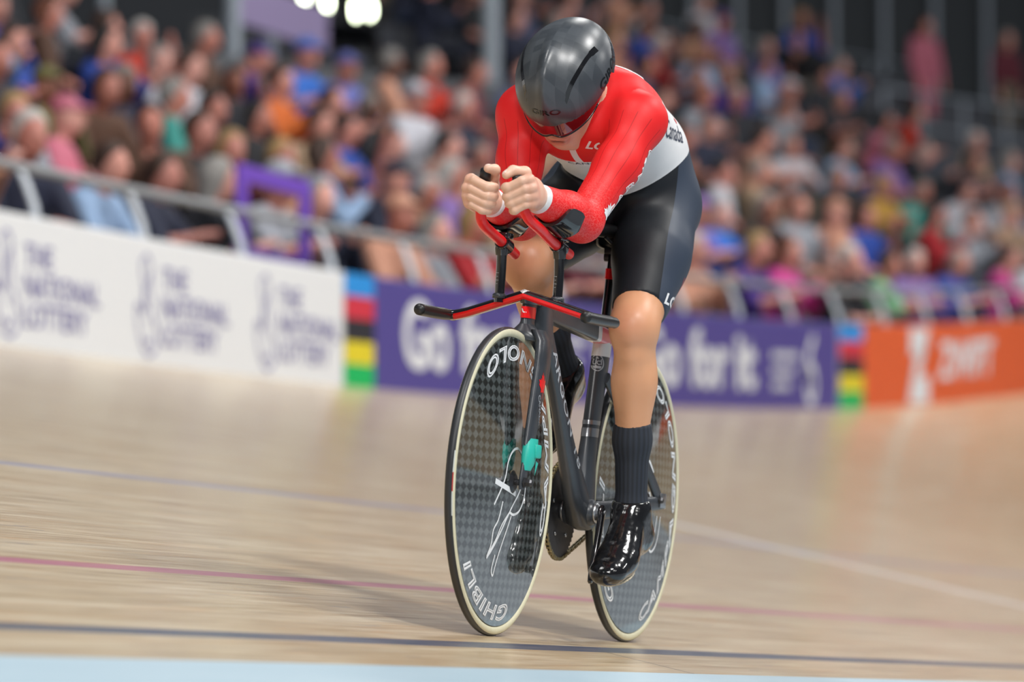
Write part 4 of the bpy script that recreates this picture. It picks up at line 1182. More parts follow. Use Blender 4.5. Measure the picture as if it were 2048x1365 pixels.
def suit_print(G, o, ex, ey, m, nm='lettering', par=None):
    V_, F_ = drape(G, sb, o, ex, ey, 0.0012, 0.06)
    if F_: add(nm, np.array([tuple(v) for v in V_]), F_, m, par or suit, smooth=False)
def torso_print(G, o, ex, n, m, nm='lettering', back=0.1):
    V_, F_ = drape_n(G, sbt, o, ex, n, 0.0012, back)
    if F_: add(nm, np.array([tuple(v) for v in V_]), F_, m, suit, smooth=False)
torso_print(glyphs('Canada', 0.058, shear=0.15, width=0.85, cell=0.008), (0.15, 0.630, 1.168), (0.18, 0.97, 0.05), (0.94, -0.187, 0.24), M_PRN)
torso_print(patch([(x * 0.010, y * 0.014) for x, y in leaf], 0.01), (0.15, 0.69, 1.202), (0.18, 0.97, 0.05), (0.94, -0.187, 0.24), M_PRR, 'leaf_print')
torso_print(glyphs('LG', 0.026, bold=0.0008, shear=0.35, width=1.35, cell=0.006), (0.070, 0.29, 1.098), (0.97, 0.22, 0), (0.22, -0.90, -0.25), M_PRW)
aw = Vector(EL[1] - SHO[1]).normalized()
V_, F_ = drape_n(glyphs('GARNEAU', 0.034, outline=0.0010, width=1.05, cell=0.006, space=1.25), sb, Vector(SHO[1] * 0.42 + EL[1] * 0.58), -aw, (0.82, 0.52, 0.15))
add('lettering', np.array([tuple(v) for v in V_]), F_, M_PRW, suit, smooth=False)
suit_print(patch([(x * 0.024, y * 0.03) for x, y in leaf], 0.006), Vector(SHO[1] * 0.06 + EL[1] * 0.94) + Vector((0.045, 0.02, 0)), (0.55, 0.83, 0), (0, 0.1, 1), M_PRW, 'leaf_print')
tw_ = Vector(KNE[1] - HIP[1]).normalized()
suit_print(glyphs('LG', 0.036, bold=0.0012, shear=0.3, width=1.1, cell=0.006), Vector(HIP[1] * 0.22 + KNE[1] * 0.78) + Vector((0.06, 0.02, 0)), (0.78, 0.62, -0.1), (0.1, 0.2, 0.97), M_PRW)
for k in range(3):
    suit_print(strip([(-0.010 + 0.012 * k, -0.02), (-0.004 + 0.012 * k, 0.0), (-0.007 + 0.012 * k, 0.02)], 0.0025), Vector(HIP[1] * 0.36 + KNE[1] * 0.64) + Vector((0.07, 0.05, 0)), (0.35, 0.93, 0), (0.1, 0.2, 0.97), M_PRP, 'chevron_print')
suit_print(glyphs('CANADA', 0.055, outline=0.002, cell=0.008, width=0.9), (0, 0.52, 1.32), (1, 0, 0), (0, 0.98, 0.2), M_PRW)

V_, F_ = drape_n(patch([(x * 0.022, y * 0.022) for x, y in leaf], 0.006), sb, (0.045, 0.42, 1.065), (1, 0, 0), (0.1, -0.45, -0.88))
add('leaf_print', np.array([tuple(v) for v in V_]), F_, M_PRR, suit, smooth=False)
V_, F_ = drape_n(glyphs('CANADA', 0.020, width=1.2, cell=0.006), sb, (0.03, 0.385, 1.065), (1, 0, 0), (0.1, -0.45, -0.88))
add('lettering', np.array([tuple(v) for v in V_]), F_, M_PRN, suit, smooth=False)
# ---- socks, overshoes
M_SOCK = mat('sock_navy', (0.020, 0.026, 0.038), 0.75)
g = NT(M_SOCK)
ribs = g.math('SINE', g.math('MULTIPLY', g.attr('sa'), 22.0))
g.base(g.mix(g.math('MULTIPLY_ADD', ribs, 0.5, 0.5), (0.011, 0.014, 0.021), (0.020, 0.026, 0.040)))
g.bump(ribs, 0.12, 0.0015)
M_SHOE = mat('overshoe_gloss_black', (0.006, 0.006, 0.007), 0.16, coat=0.5)
g = NT(M_SHOE)
wr_ = g.noise(g.xyz(*[g.math('MULTIPLY', x_, k_) for x_, k_ in zip([g.n('ShaderNodeSeparateXYZ').outputs[i] for i in range(3)], (1, 1, 1))]), 1.0) if False else g.noise(g.coord(), 26.0, 2.0, 0.5)
g.bump(wr_, 0.35, 0.012)
M_SOLE = mat('sole_pale', (0.60, 0.52, 0.38), 0.6)
for s in (1, -1):
    d = ANK[s] - KNE[s]; dn = d / np.linalg.norm(d)
    S = SDF(np.minimum(KNE[s], ANK[s]) - 0.13, np.maximum(KNE[s], ANK[s]) + 0.13, 0.0042)
    bkv = np.array((0, d[2], -d[1])); bkv /= np.linalg.norm(bkv); bkv = bkv if bkv[1] > 0 else -bkv
    top = KNE[s] + d * 0.535
    S.chain([KNE[s] + d * 0.30, KNE[s] + d * 0.62, ANK[s]], [0.043, 0.037, 0.0320], 0.025, 0.0032, (top, -dn))
    S.ell(KNE[s] + d * 0.30 + bkv * 0.020 + np.array((0.008 * s, 0, 0)), (0.034, 0.044, 0.088), k=0.03, grow=0.0032, clip=(top, -dn))
    S.cap(ANK[s], ANK[s] + dn * 0.035, 0.0325, 0.034, 0.02, 0.0032)
    V, F = S.mesh(2)
    so = add('sock', V, F, M_SOCK, rider)
    e1 = np.cross(dn, (1.0, 0, 0)); e1 /= np.linalg.norm(e1); e2 = np.cross(dn, e1); rel = V - KNE[s]
    attr(so.data, 'sa', np.arctan2(rel @ e2, rel @ e1))
    pd = np.array(PED[s]) + np.array((0.056 * s, 0, 0.018))           # ball of the foot above the pedal
    heel = pd + (np.array((-0.002 * s, 0.150, 0.055)) if s > 0 else np.array((0, 0.145, 0.105)))
    fd = pd - heel; fd /= np.linalg.norm(fd); upf = np.array((0, -fd[2], fd[1])); upf = upf if upf[2] > 0 else -upf
    S = SDF(np.minimum(np.minimum(heel, pd), ANK[s]) - 0.12, np.maximum(np.maximum(heel, pd), ANK[s]) + 0.12, 0.0038)
    toe = pd + fd * 0.075 + upf * 0.004
    S.ell(pd + fd * 0.010 + upf * 0.018, (0.0425, 0.075, 0.030), [(1, 0, 0), fd, upf], k=0.02)
    S.ell(toe + upf * 0.012 - fd * 0.02, (0.038, 0.038, 0.026), [(1, 0, 0), fd, upf], k=0.025)
    S.ell(heel + upf * 0.030, (0.033, 0.040, 0.042), [(1, 0, 0), fd, upf], k=0.03)
    S.cap(heel + upf * 0.03, pd + upf * 0.02, 0.032, 0.036, 0.03)
    S.cap(pd + upf * 0.030 - fd * 0.02, ANK[s] + dn * 0.005, 0.036, 0.040, 0.035, clip=(ANK[s] - dn * 0.012, -dn))
    S.cap(heel + upf * 0.04, ANK[s] + dn * 0.005, 0.032, 0.038, 0.03, clip=(ANK[s] - dn * 0.012, -dn))
    S.half(pd - upf * 0.010, -upf)
    V, F = S.mesh(2)
    sh = add('overshoe', V, F, M_SHOE, rider)
    S2 = SDF(np.minimum(heel, pd) - 0.12, np.maximum(heel, pd) + 0.12, 0.0042)
    S2.ell(pd - upf * 0.011, (0.041, 0.072, 0.006), [(1, 0, 0), fd, upf], k=0.005)
    S2.ell(heel + upf * -0.004, (0.028, 0.034, 0.007), [(1, 0, 0), fd, upf], k=0.005)
    V, F = S2.mesh(1)
    add('sole', V, F, M_SOLE, sh)

# ---- helmet: one shell, visor, details (worn, a thing of its own)
M_HELM = mat('helmet_matt_black', (0.030, 0.035, 0.042), 0.33, spec=0.6)
g = NT(M_HELM)
sp_ = g.n('ShaderNodeSeparateXYZ'); g.put(sp_.inputs[0], g.coord())
tx, tz = g.math('FLOOR', g.math('MULTIPLY', sp_.outputs[0], 45.0)), g.math('FLOOR', g.math('MULTIPLY', g.math('ADD', sp_.outputs[1], sp_.outputs[2]), 38.0))
g.base(g.mix(g.white(g.xyz(tx, tz, 0.0)), (0.036, 0.043, 0.052), (0.062, 0.071, 0.082)))
helmet = empty('helmet', (0, 0, 0), (0, LEAN, 0))
tag(helmet, 'matt black teardrop racing helmet with mirrored visor on the cyclist', 'helmet')
Rh = [HX, HF, HU]
S = SDF(HC - 0.24, HC + 0.24, 0.0036)
S.ell(hd(0, 0.000, 0.020), (0.100, 0.124, 0.108), Rh, k=0.02)
S.ell(hd(0, -0.055, 0.018), (0.086, 0.115, 0.090), Rh, k=0.06)
S.ell(hd(0, -0.110, 0.000), (0.056, 0.065, 0.056), Rh, k=0.06)
S.ell(hd(0, 0.020, 0.045), (0.030, 0.108, 0.094), Rh, k=0.02)
# brim: cut by a plane rising to the back, hollow inside
gx_ = [S.ax[0][:, None, None] - HC[0], S.ax[1][None, :, None] - HC[1], S.ax[2][None, None, :] - HC[2]]
gu = sum(gx_[i] * HU[i] for i in range(3)); gf = sum(gx_[i] * HF[i] for i in range(3)); gxx = sum(gx_[i] * HX[i] for i in range(3))
front_cut = -(gu + 0.006 + 0.22 * (gf - 0.10)) * 0.97
back_cut = np.maximum((gf + 0.125) * 0.8 + (gu - 0.03) * 0.5, -(gu + 0.045))
S.v = np.maximum(S.v, np.minimum(front_cut, back_cut)).astype(np.float32)
S.ell(hd(0, -0.004, 0.0), (0.094, 0.118, 0.098), Rh, cut=True)
V, F = S.mesh(2)
shell = add('shell', V, F, M_HELM, helmet)
hb_ = bvh_of(V, F)
def hv(x, f, u): return Vector(HX * x + HF * f + HU * u)
def helm_print(G, o, ex, ey, m, nm):
    V_, F_ = drape(G, hb_, Vector(hd(*o)), hv(*ex), hv(*ey), 0.001, 0.12)
    if F_: add(nm, np.array([tuple(v) for v in V_]), F_, m, shell)
M_HT = mat('helmet_print', (0.006, 0.007, 0.008), 0.15)
helm_print(glyphs('GIRO', 0.018, bold=0.0003, width=1.6, cell=0.004), (0, 0.14, 0.040), (1, 0, 0), (0, -0.35, 0.93), M_HT, 'lettering')
for sx in (1, -1):
    helm_print(strip([(p.x, p.y) for p in spline([(0.046 * sx, -0.085, 0), (0.066 * sx, -0.03, 0), (0.078 * sx, 0.025, 0), (0.083 * sx, 0.055, 0)], 6)], [0.003] + [0.0065] * 12 + [0.009] * 6), (0, 0.02, 0.16), (1, 0, 0), (0, -1, 0), mat('vent_gloss', (0.004, 0.004, 0.005), 0.06, coat=1.0), 'vent_strip')
    helm_print(glyphs('GIRO', 0.034, bold=0.0004, width=1.2, cell=0.004), (0.12 * sx, -0.02, 0.030), (0, 1 if sx < 0 else -1, 0), (0, 0, 1), M_HT, 'lettering')
# visor: a curved lens below the brim
M_VIS = mat('visor_mirror', (0.16, 0.012, 0.02), 0.05, metal=0.55, coat=1.0)
V = []; F = []; na, ne = 41, 13
for th_ in (0.0, 0.0022):
    for i in range(na):
        az = math.radians(-84 + 168 * i / (na - 1))
        for j in range(ne):
            e = j / (ne - 1)
            lowv = -0.048 + 0.050 * (abs(az) / math.radians(84)) ** 1.6 + 0.010 * math.exp(-(az / 0.14) ** 2)
            uu = 0.030 + (lowv - 0.030) * e
            r_ = 1.0 - 0.05 * e * e
            V.append(hd((0.097 + th_) * r_ * math.sin(az), (0.122 + th_) * r_ * math.cos(az) - 0.002, uu))
n0 = na * ne
for b0 in (0, n0):
    for i in range(na - 1):
        for j in range(ne - 1):
            q = (b0 + i * ne + j, b0 + (i + 1) * ne + j, b0 + (i + 1) * ne + j + 1, b0 + i * ne + j + 1); F.append(q if b0 else q[::-1])
for i in range(na - 1):
    F.append((i * ne + ne - 1, (i + 1) * ne + ne - 1, n0 + (i + 1) * ne + ne - 1, n0 + i * ne + ne - 1)); F.append((i * ne, n0 + i * ne, n0 + (i + 1) * ne, (i + 1) * ne))
vis = add('visor', np.array(V), F, M_VIS, helmet)
edge = [V[n0 + i * ne + ne - 1] for i in range(3, na - 3)]
V, F = tube([Vector(p) for p in edge], 0.0022, 8); add('visor_edge', np.array([tuple(v) for v in V]), F, M_HT, helmet)
# ================================================================ the crowd in the stand
def lin(c): return tuple(((v / 255.0) / 12.92 if v <= 10 else ((v / 255.0 + 0.055) / 1.055) ** 2.4) for v in c)
def tint_mat(name, rough, var=0.12):
    m = mat(name, rough=rough); g = NT(m); oi = g.n('ShaderNodeObjectInfo')
    g.base(g.mix(g.math('MULTIPLY', g.noise(g.coord(), 14.0, 2.0), var * 2), oi.outputs['Color'], (0.02, 0.02, 0.02)))
    return m
M_CLOTH = tint_mat('crowd_cloth', 0.8, 0.16); M_CSKIN = tint_mat('crowd_skin', 0.5, 0.06); M_HAIR = tint_mat('crowd_hair', 0.6, 0.2)

def person_shapes(J):
    lo, hi = np.array((-0.45, -0.5, -0.03)), np.array((0.75, 0.5, J['top']))
    h = 0.021
    body = SDF(lo, hi, h); shirt = SDF(lo, hi, h); leg = SDF(lo, hi, h)
    hc = np.array(J['head']); ch = np.array(J['chest']); pv = np.array(J['pelvis']); nk = np.array(J['neck'])
    for S, gr in ((body, 0.0), (shirt, 0.016)):
        S.ell(ch, (0.115, 0.165, 0.19), k=0.06, grow=gr); S.ell(pv * 0.55 + ch * 0.45, (0.115, 0.155, 0.17), k=0.08, grow=gr)
        S.cap(nk + np.array((-0.01, -0.13, -0.06)), nk + np.array((-0.01, 0.13, -0.06)), 0.058, 0.058, 0.05, gr)
        for s in (1, -1):
            a, e, w = [np.array(q) for q in J['arm'][s]]
            S.cap(a, e, 0.055, 0.043, 0.03, gr)
            if S is body or J.get('long'): S.cap(e, w, 0.043, 0.031, 0.02, gr)
    for S, gr in ((body, 0.0), (leg, 0.014)):
        S.ell(pv, (0.12, 0.165, 0.11), k=0.05, grow=gr)
        for s in (1, -1):
            a, k_, f = [np.array(q) for q in J['leg'][s]]
            S.cap(a, k_, 0.082, 0.058, 0.05, gr); S.cap(k_, f, 0.056, 0.042, 0.03, gr)
    for s in (1, -1):
        a, e, w = [np.array(q) for q in J['arm'][s]]; d = w - e; d = d / np.linalg.norm(d)
        body.cap(w, w + d * 0.075, 0.034, 0.030, 0.02); body.cap(w + d * 0.07, w + d * 0.15, 0.034, 0.024, 0.02)
        f = np.array(J['leg'][s][2]); body.cap(f, f + np.array((0.16, 0, -0.03)), 0.045, 0.036, 0.03)
    body.cap(nk, hc - np.array((0.01, 0, 0.07)), 0.055, 0.052, 0.03)
    body.ell(hc, (0.098, 0.078, 0.115), k=0.03); body.ell(hc + np.array((0.03, 0, -0.06)), (0.062, 0.055, 0.06), k=0.03)
    body.cap(hc + np.array((0.092, 0, 0.01)), hc + np.array((0.112, 0, -0.03)), 0.010, 0.016, 0.02)
    out = {}
    for n_, S, m_ in (('person', body, M_CSKIN), ('shirt', shirt, M_CLOTH), ('trousers', leg, M_CLOTH)):
        V, F = S.mesh(1); out[n_] = make_mesh(n_, V, F, m_)
    out['head'] = hc
    return out
def seated(lean, arm, long=False):
    hx = 0.04 + lean * 0.55; z = -0.22 * lean
    J = dict(pelvis=(0, 0, 0.53), chest=(0.01 + lean * 0.3, 0, 0.87 + z * 0.6), neck=(lean * 0.45, 0, 1.05 + z), head=(hx, 0, 1.215 + z), top=1.45, long=long)
    J['leg'] = {s: ((0.03, 0.09 * s, 0.50), (0.44, 0.13 * s, 0.50), (0.42, 0.13 * s, 0.07)) for s in (1, -1)}
    sh = {s: (lean * 0.42, 0.175 * s, 1.0 + z) for s in (1, -1)}
    J['arm'] = {s: (sh[s],) + arm[s] for s in (1, -1)}
    return J
def both(e, w): return {s: ((e[0], e[1] * s, e[2]), (w[0], w[1] * s, w[2])) for s in (1, -1)}
POSES = [seated(0.05, both((0.08, 0.25, 0.72), (0.28, 0.09, 0.63))), seated(0.10, both((0.18, 0.25, 0.74), (0.36, 0.035, 0.90)), True),
         seated(0.45, both((0.36, 0.24, 0.60), (0.52, 0.06, 0.62))), seated(0.05, {1: ((0.16, 0.27, 0.78), (0.30, 0.16, 1.06)), -1: ((0.08, -0.25, 0.72), (0.28, -0.09, 0.63))}),
         seated(0.12, both((0.14, 0.24, 0.74), (0.24, -0.06, 0.80)), True), seated(0.30, both((0.30, 0.25, 0.72), (0.44, 0.10, 0.76)))]
def standing(arm, long=False):
    J = dict(pelvis=(0, 0, 0.95), chest=(0.01, 0, 1.28), neck=(0, 0, 1.46), head=(0.03, 0, 1.625), top=1.86, long=long)
    J['leg'] = {s: ((0, 0.09 * s, 0.92), (0.02, 0.10 * s, 0.50), (0, 0.10 * s, 0.07)) for s in (1, -1)}
    J['arm'] = {s: ((0, 0.18 * s, 1.41),) + arm[s] for s in (1, -1)}
    return J
POSES += [standing(both((0.02, 0.25, 1.14), (0.10, 0.23, 0.90)), True), standing(both((0.16, 0.25, 1.15), (0.36, 0.10, 1.20)))]
SH = [person_shapes(J) for J in POSES]
HAIRS = []
for kind in range(4):
    S = SDF((-0.2, -0.16, -0.34), (0.2, 0.16, 0.2), 0.02)
    S.ell((-0.012, 0, 0.022), (0.112, 0.094, 0.118), k=0.02)
    if kind == 1: S.cap((-0.05, 0, 0.0), (-0.06, 0, -0.20), 0.085, 0.075, 0.04)
    if kind == 2: S.cap((-0.05, 0.05, -0.02), (-0.03, 0.07, -0.12), 0.05, 0.04, 0.04); S.cap((-0.05, -0.05, -0.02), (-0.03, -0.07, -0.12), 0.05, 0.04, 0.04)
    if kind == 3: S.ell((0.10, 0, 0.05), (0.09, 0.075, 0.014), k=0.02)
    S.half((0.045 if kind != 3 else 0.2, 0, 0.05 if kind != 3 else 0.03), (0.75 if kind != 3 else 0.0, 0, -0.62 if kind in (0, 3) else -0.35))
    V, F = S.mesh(1); HAIRS.append(make_mesh('hair', V, F, M_HAIR))

_f, _pt, _th = 10500.0, math.radians(4.1), 0.324777
_fw = Vector((-math.sin(_th) * math.cos(_pt), math.cos(_th) * math.cos(_pt), math.sin(_pt))); _rt = Vector((math.cos(_th), math.sin(_th), 0)); _up = _rt.cross(_fw)
def seen(p):
    d = Vector(p) - cam.location; y = d.dot(_fw)
    return 1024 + _f * d.dot(_rt) / y, 682.5 - _f * d.dot(_up) / y, y

PAL = {'navy blue': (32, 38, 62), 'royal blue': (38, 74, 170), 'bright blue': (48, 110, 205), 'periwinkle': (112, 118, 190), 'light blue': (150, 178, 214), 'white': (205, 205, 214),
       'pale grey': (160, 164, 174), 'charcoal': (44, 46, 54), 'black': (24, 24, 30), 'olive': (112, 108, 62), 'beige': (190, 160, 130), 'purple': (74, 44, 140), 'lilac': (142, 110, 180),
       'scarlet': (212, 52, 28), 'crimson': (170, 22, 34), 'maroon': (98, 26, 44), 'orange': (214, 106, 36), 'mustard': (206, 160, 64), 'teal': (70, 170, 160), 'mint green': (128, 184, 140),
       'sage green': (110, 150, 136), 'rose pink': (206, 112, 134), 'magenta': (212, 60, 150), 'peach': (214, 156, 130), 'brown': (92, 62, 46), 'slate blue': (84, 92, 124)}
BLOBS = [(90, 390, 'light blue'), (20, 400, 'navy blue'), (60, 215, 'olive'), (140, 105, 'royal blue'), (200, 140, 'royal blue'), (270, 112, 'scarlet'), (345, 200, 'white'), (235, 195, 'white'), (280, 275, 'navy blue'),
         (430, 170, 'purple'), (375, 50, 'white'), (70, 30, 'pale grey'), (470, 140, 'navy blue'), (530, 175, 'bright blue'), (545, 215, 'orange'), (620, 165, 'periwinkle'), (590, 195, 'peach'), (700, 235, 'black'),
         (850, 190, 'scarlet'), (780, 325, 'slate blue'), (805, 270, 'white'), (900, 355, 'sage green'), (960, 320, 'maroon'), (690, 395, 'navy blue'), (630, 350, 'light blue'), (545, 330, 'beige'), (440, 300, 'black'),
         (340, 300, 'teal'), (300, 400, 'navy blue'), (230, 330, 'rose pink'), (165, 370, 'peach'), (1235, 95, 'royal blue'), (1285, 35, 'white'), (1320, 60, 'crimson'), (1290, 115, 'crimson'), (1380, 45, 'white'),
         (1430, 115, 'lilac'), (1490, 110, 'periwinkle'), (1545, 125, 'light blue'), (1590, 75, 'royal blue'), (1560, 18, 'orange'), (1720, 160, 'bright blue'), (1780, 205, 'scarlet'), (1500, 300, 'peach'),
         (1590, 370, 'white'), (1655, 325, 'light blue'), (1480, 345, 'beige'), (1415, 390, 'white'), (1500, 385, 'royal blue'), (1640, 430, 'black'), (1720, 400, 'mustard'), (1790, 430, 'teal'), (1840, 480, 'crimson'),
         (1985, 440, 'white'), (2035, 310, 'white'), (1430, 445, 'bright blue'), (1570, 450, 'pale grey'), (1710, 545, 'mint green'), (1765, 520, 'royal blue'), (1465, 535, 'purple'), (1575, 535, 'magenta'),
         (1915, 580, 'royal blue'), (1990, 560, 'magenta'), (865, 535, 'crimson'), (1150, 590, 'magenta'), (560, 470, 'navy blue'), (470, 470, 'pale grey'), (1880, 300, 'charcoal'), (1700, 240, 'charcoal'),
         (1560, 240, 'pale grey'), (1380, 230, 'pale grey'), (1420, 200, 'purple'), (1540, 200, 'white'), (1620, 150, 'black'), (1680, 100, 'black'), (640, 60, 'lilac')]
COMMON = ['navy blue', 'charcoal', 'black', 'white', 'pale grey', 'navy blue', 'slate blue', 'rose pink', 'peach', 'brown', 'maroon', 'beige', 'light blue', 'charcoal', 'lilac', 'black', 'royal blue', 'peach', 'brown']
HCOL = {'grey': (150, 146, 142), 'white': (205, 200, 196), 'brown': (66, 42, 30), 'black': (26, 22, 22), 'blond': (182, 148, 98), 'auburn': (110, 58, 34)}
SKINS = [(206, 142, 126), (198, 130, 116), (214, 154, 140), (188, 120, 104), (150, 94, 76), (104, 66, 52)]
ORD = ['first', 'second', 'third', 'fourth', 'fifth', 'sixth', 'seventh', 'eighth', 'ninth', 'tenth', 'eleventh', 'twelfth']
def nth(n):
    tens = ['', 'ten', 'twenty', 'thirty', 'forty', 'fifty', 'sixty', 'seventy']
    teen = ['tenth', 'eleventh', 'twelfth', 'thirteenth', 'fourteenth', 'fifteenth', 'sixteenth', 'seventeenth', 'eighteenth', 'nineteenth']
    if n <= 12: return ORD[n - 1]
    if n < 20: return teen[n - 10]
    a, b_ = divmod(n, 10)
    return ['', '', 'twentieth', 'thirtieth', 'fortieth', 'fiftieth', 'sixtieth', 'seventieth'][a] if b_ == 0 else tens[a] + '-' + ORD[b_ - 1]

rr = random.Random(21)
SEATS = []
for r in range(NROW):
    t = 7.0 + rr.random() * 0.4
    while t < 72:
        t += (0.70 + 0.034 * max(0.0, t - 20)) * rr.uniform(0.95, 1.18) * (1.2 if r == 0 else 1.0)
        if rr.random() < 0.05 or gap(r, t): continue
        q = row_q(r) + 0.05 + rr.uniform(-0.05, 0.05)
        if r == 0: q -= 0.22
        fl = row_floor(r, t)
        x, y, dep = seen(P(t, q, fl + 0.95))
        if -420 < x < 2400 and y > -110 and y < 900: SEATS.append(dict(r=r, t=t, q=q, z=fl, x=x, y=y, d=dep, pose=rr.choice([0, 0, 1, 1, 2, 3, 4, 5, 5] if r else [2, 5, 1, 2, 5, 4]), yaw=rr.gauss(-0.25, 0.35)))
# people standing on the stairs at the right
for t, q, z, pose, col in ((56.5, 15.88, 0, 6, 'rose pink'), (58.0, 15.88, 0, 6, 'maroon')):
    fl = row_floor(int((q - Q0) / RUN), t); x, y, dep = seen(P(t, q, fl + 1.2))
    SEATS.append(dict(r=int((q - Q0) / RUN), t=t, q=q, z=fl, x=x, y=y, d=dep, pose=pose, yaw=-0.3, col=col, stand=True))
free = [p for p in SEATS if 'col' not in p]
for bx_, by_, c in BLOBS:
    best = min((p for p in free if 'col' not in p), key=lambda p: (p['x'] - bx_) ** 2 + (p['y'] - by_) ** 2)
    if (best['x'] - bx_) ** 2 + (best['y'] - by_) ** 2 < 60 ** 2: best['col'] = c
for p in SEATS:
    p.setdefault('col', rr.choice(COMMON))
    p['hair'] = rr.choice(['grey', 'grey', 'white', 'brown', 'brown', 'black', 'blond', 'auburn', 'brown']); p['hk'] = rr.choice([0, 0, 0, 1, 2, 0, 3]); p['scale'] = rr.uniform(0.94, 1.06)
    p['skin'] = rr.choice(SKINS[:4] * 3 + SKINS)
SEATS.sort(key=lambda p: p['d'])
order = {}
for r in range(NROW):
    mine = sorted([p for p in SEATS[:300] if p['r'] == r and not p.get('stand')], key=lambda p: p['x'])
    for i, p in enumerate([p for p in mine if -20 <= p['x'] <= 2068]): p['n'] = i + 1; p['side'] = ' from left in '
    for i, p in enumerate([p for p in mine if p['x'] < -20][::-1]): p['n'] = i + 1; p['side'] = ' beyond the left edge in '
    for i, p in enumerate([p for p in mine if p['x'] > 2068]): p['n'] = i + 1; p['side'] = ' beyond the right edge in '
def jit(c, k=0.12):
    f = 1 + rr.uniform(-k, k); return (*[min(1.0, v * f) for v in lin(c)], 1)
REST = MB()
def put_person(p):
    S = SH[p['pose']]
    o = link(bpy.data.objects.new('person', S['person'])); o.location = P(p['t'], p['q'], p['z']); o.rotation_euler = (0, 0, -ang(p['t']) + p['yaw']); o.scale = (p['scale'],) * 3
    o.color = jit(p['skin'])
    a = link(bpy.data.objects.new('shirt', S['shirt']), o); a.color = jit(PAL[p['col']])
    b_ = link(bpy.data.objects.new('trousers', S['trousers']), o); b_.color = jit(rr.choice([(36, 40, 56), (28, 28, 32), (58, 70, 98), (120, 108, 92)])) if p['col'] != 'rose pink' or not p.get('stand') else jit(PAL['rose pink'])
    h_ = link(bpy.data.objects.new('hair', HAIRS[p['hk']]), o); h_.location = S['head']; h_.color = jit(HCOL[p['hair']]) if p['hk'] != 3 else jit(PAL[p['col']])
    hw = (p['hair'] + '-haired ') if p['hk'] != 3 else 'capped '
    if p.get('stand'): lab = hw + 'spectator in ' + p['col'] + ' clothes standing on the stairs'
    else: lab = hw + 'spectator in ' + p['col'] + ' top, ' + nth(p['n']) + p['side'] + ORD[p['r']] + ' row'
    tag(o, lab, 'person', 'spectators in the grandstand')
for p in SEATS[:300] + [p for p in SEATS[300:] if p.get('stand')]: put_person(p)
rest = [p for p in SEATS[300:] if not p.get('stand')]
print('crowd', len(SEATS), 'rest', len(rest))
if rest:
    VV = []; FF = []; CC = []; n0 = 0
    for p in rest:
        S = SH[p['pose']]; M4 = Matrix.Translation(P(p['t'], p['q'], p['z'])) @ Matrix.Rotation(-ang(p['t']) + p['yaw'], 4, 'Z') @ Matrix.Scale(p['scale'], 4)
        M4 = np.array(M4)
        for me, off, c in ((S['person'], (0, 0, 0), p['skin']), (S['shirt'], (0, 0, 0), PAL[p['col']]), (S['trousers'], (0, 0, 0), (36, 40, 56)), (HAIRS[p['hk']], S['head'], HCOL[p['hair']])):
            v = np.empty(len(me.vertices) * 3, np.float32); me.vertices.foreach_get('co', v); v = v.reshape(-1, 3) + np.array(off)
            l = np.empty(len(me.loops), np.int32); me.loops.foreach_get('vertex_index', l)
            VV.append(v @ M4[:3, :3].T + M4[:3, 3]); FF.append(l.reshape(-1, 4) + n0); CC.append(np.tile(np.array(lin(c)), (len(v), 1))); n0 += len(v)
    m = mat('far_crowd', rough=0.7); g = NT(m); g.base(g.n('ShaderNodeAttribute', attribute_name='tint').outputs['Color'])
    o = add('distant_crowd', np.concatenate(VV), np.concatenate(FF), m)
    a = o.data.attributes.new('tint', 'FLOAT_COLOR', 'POINT'); C4 = np.concatenate(CC); a.data.foreach_set('color', np.c_[C4, np.ones(len(C4))].astype(np.float32).ravel())
    tag(o, 'far rows of spectators high in the grandstand', 'crowd', kind='stuff')
# ================================================================ fittings in the stand
def at_px_free(name): pass
def column(t, q, r, label):
    V, F = tube([(0, 0, -4.0), (0, 0, 0.02), (0, 0, 0.05), (0, 0, 14)], [r, r, r, r], 16)
    m = MB(); m.put(V, F); m.put(*box((0, 0, 0.0), (r * 3, r * 3, 0.04)))
    o = m.build('steel_column', M_COLUMN); o.location = P(t, q, row_floor(4, t)); tag(o, label, 'column', 'steel columns in the stand')
column(31.2, 13.0, 0.07, 'pale steel column in the stand, left of the bright lamps')
column(38.7, 13.2, 0.09, 'pale steel column in the stand, just left of the helmet')
column(36.2, 14.6, 0.06, 'thin steel column in the stand, between lamps and helmet')
column(34.0, 15.4, 0.05, 'thin steel column in the dark entrance, right of the lamps')
M_LAMPG = mat('lamp_glow', (0.9, 1.0, 0.8), 0.4, emit=(0.90, 1.0, 0.72), estr=34.0)
M_LAMPB = mat('lamp_body', (0.05, 0.05, 0.055), 0.5)
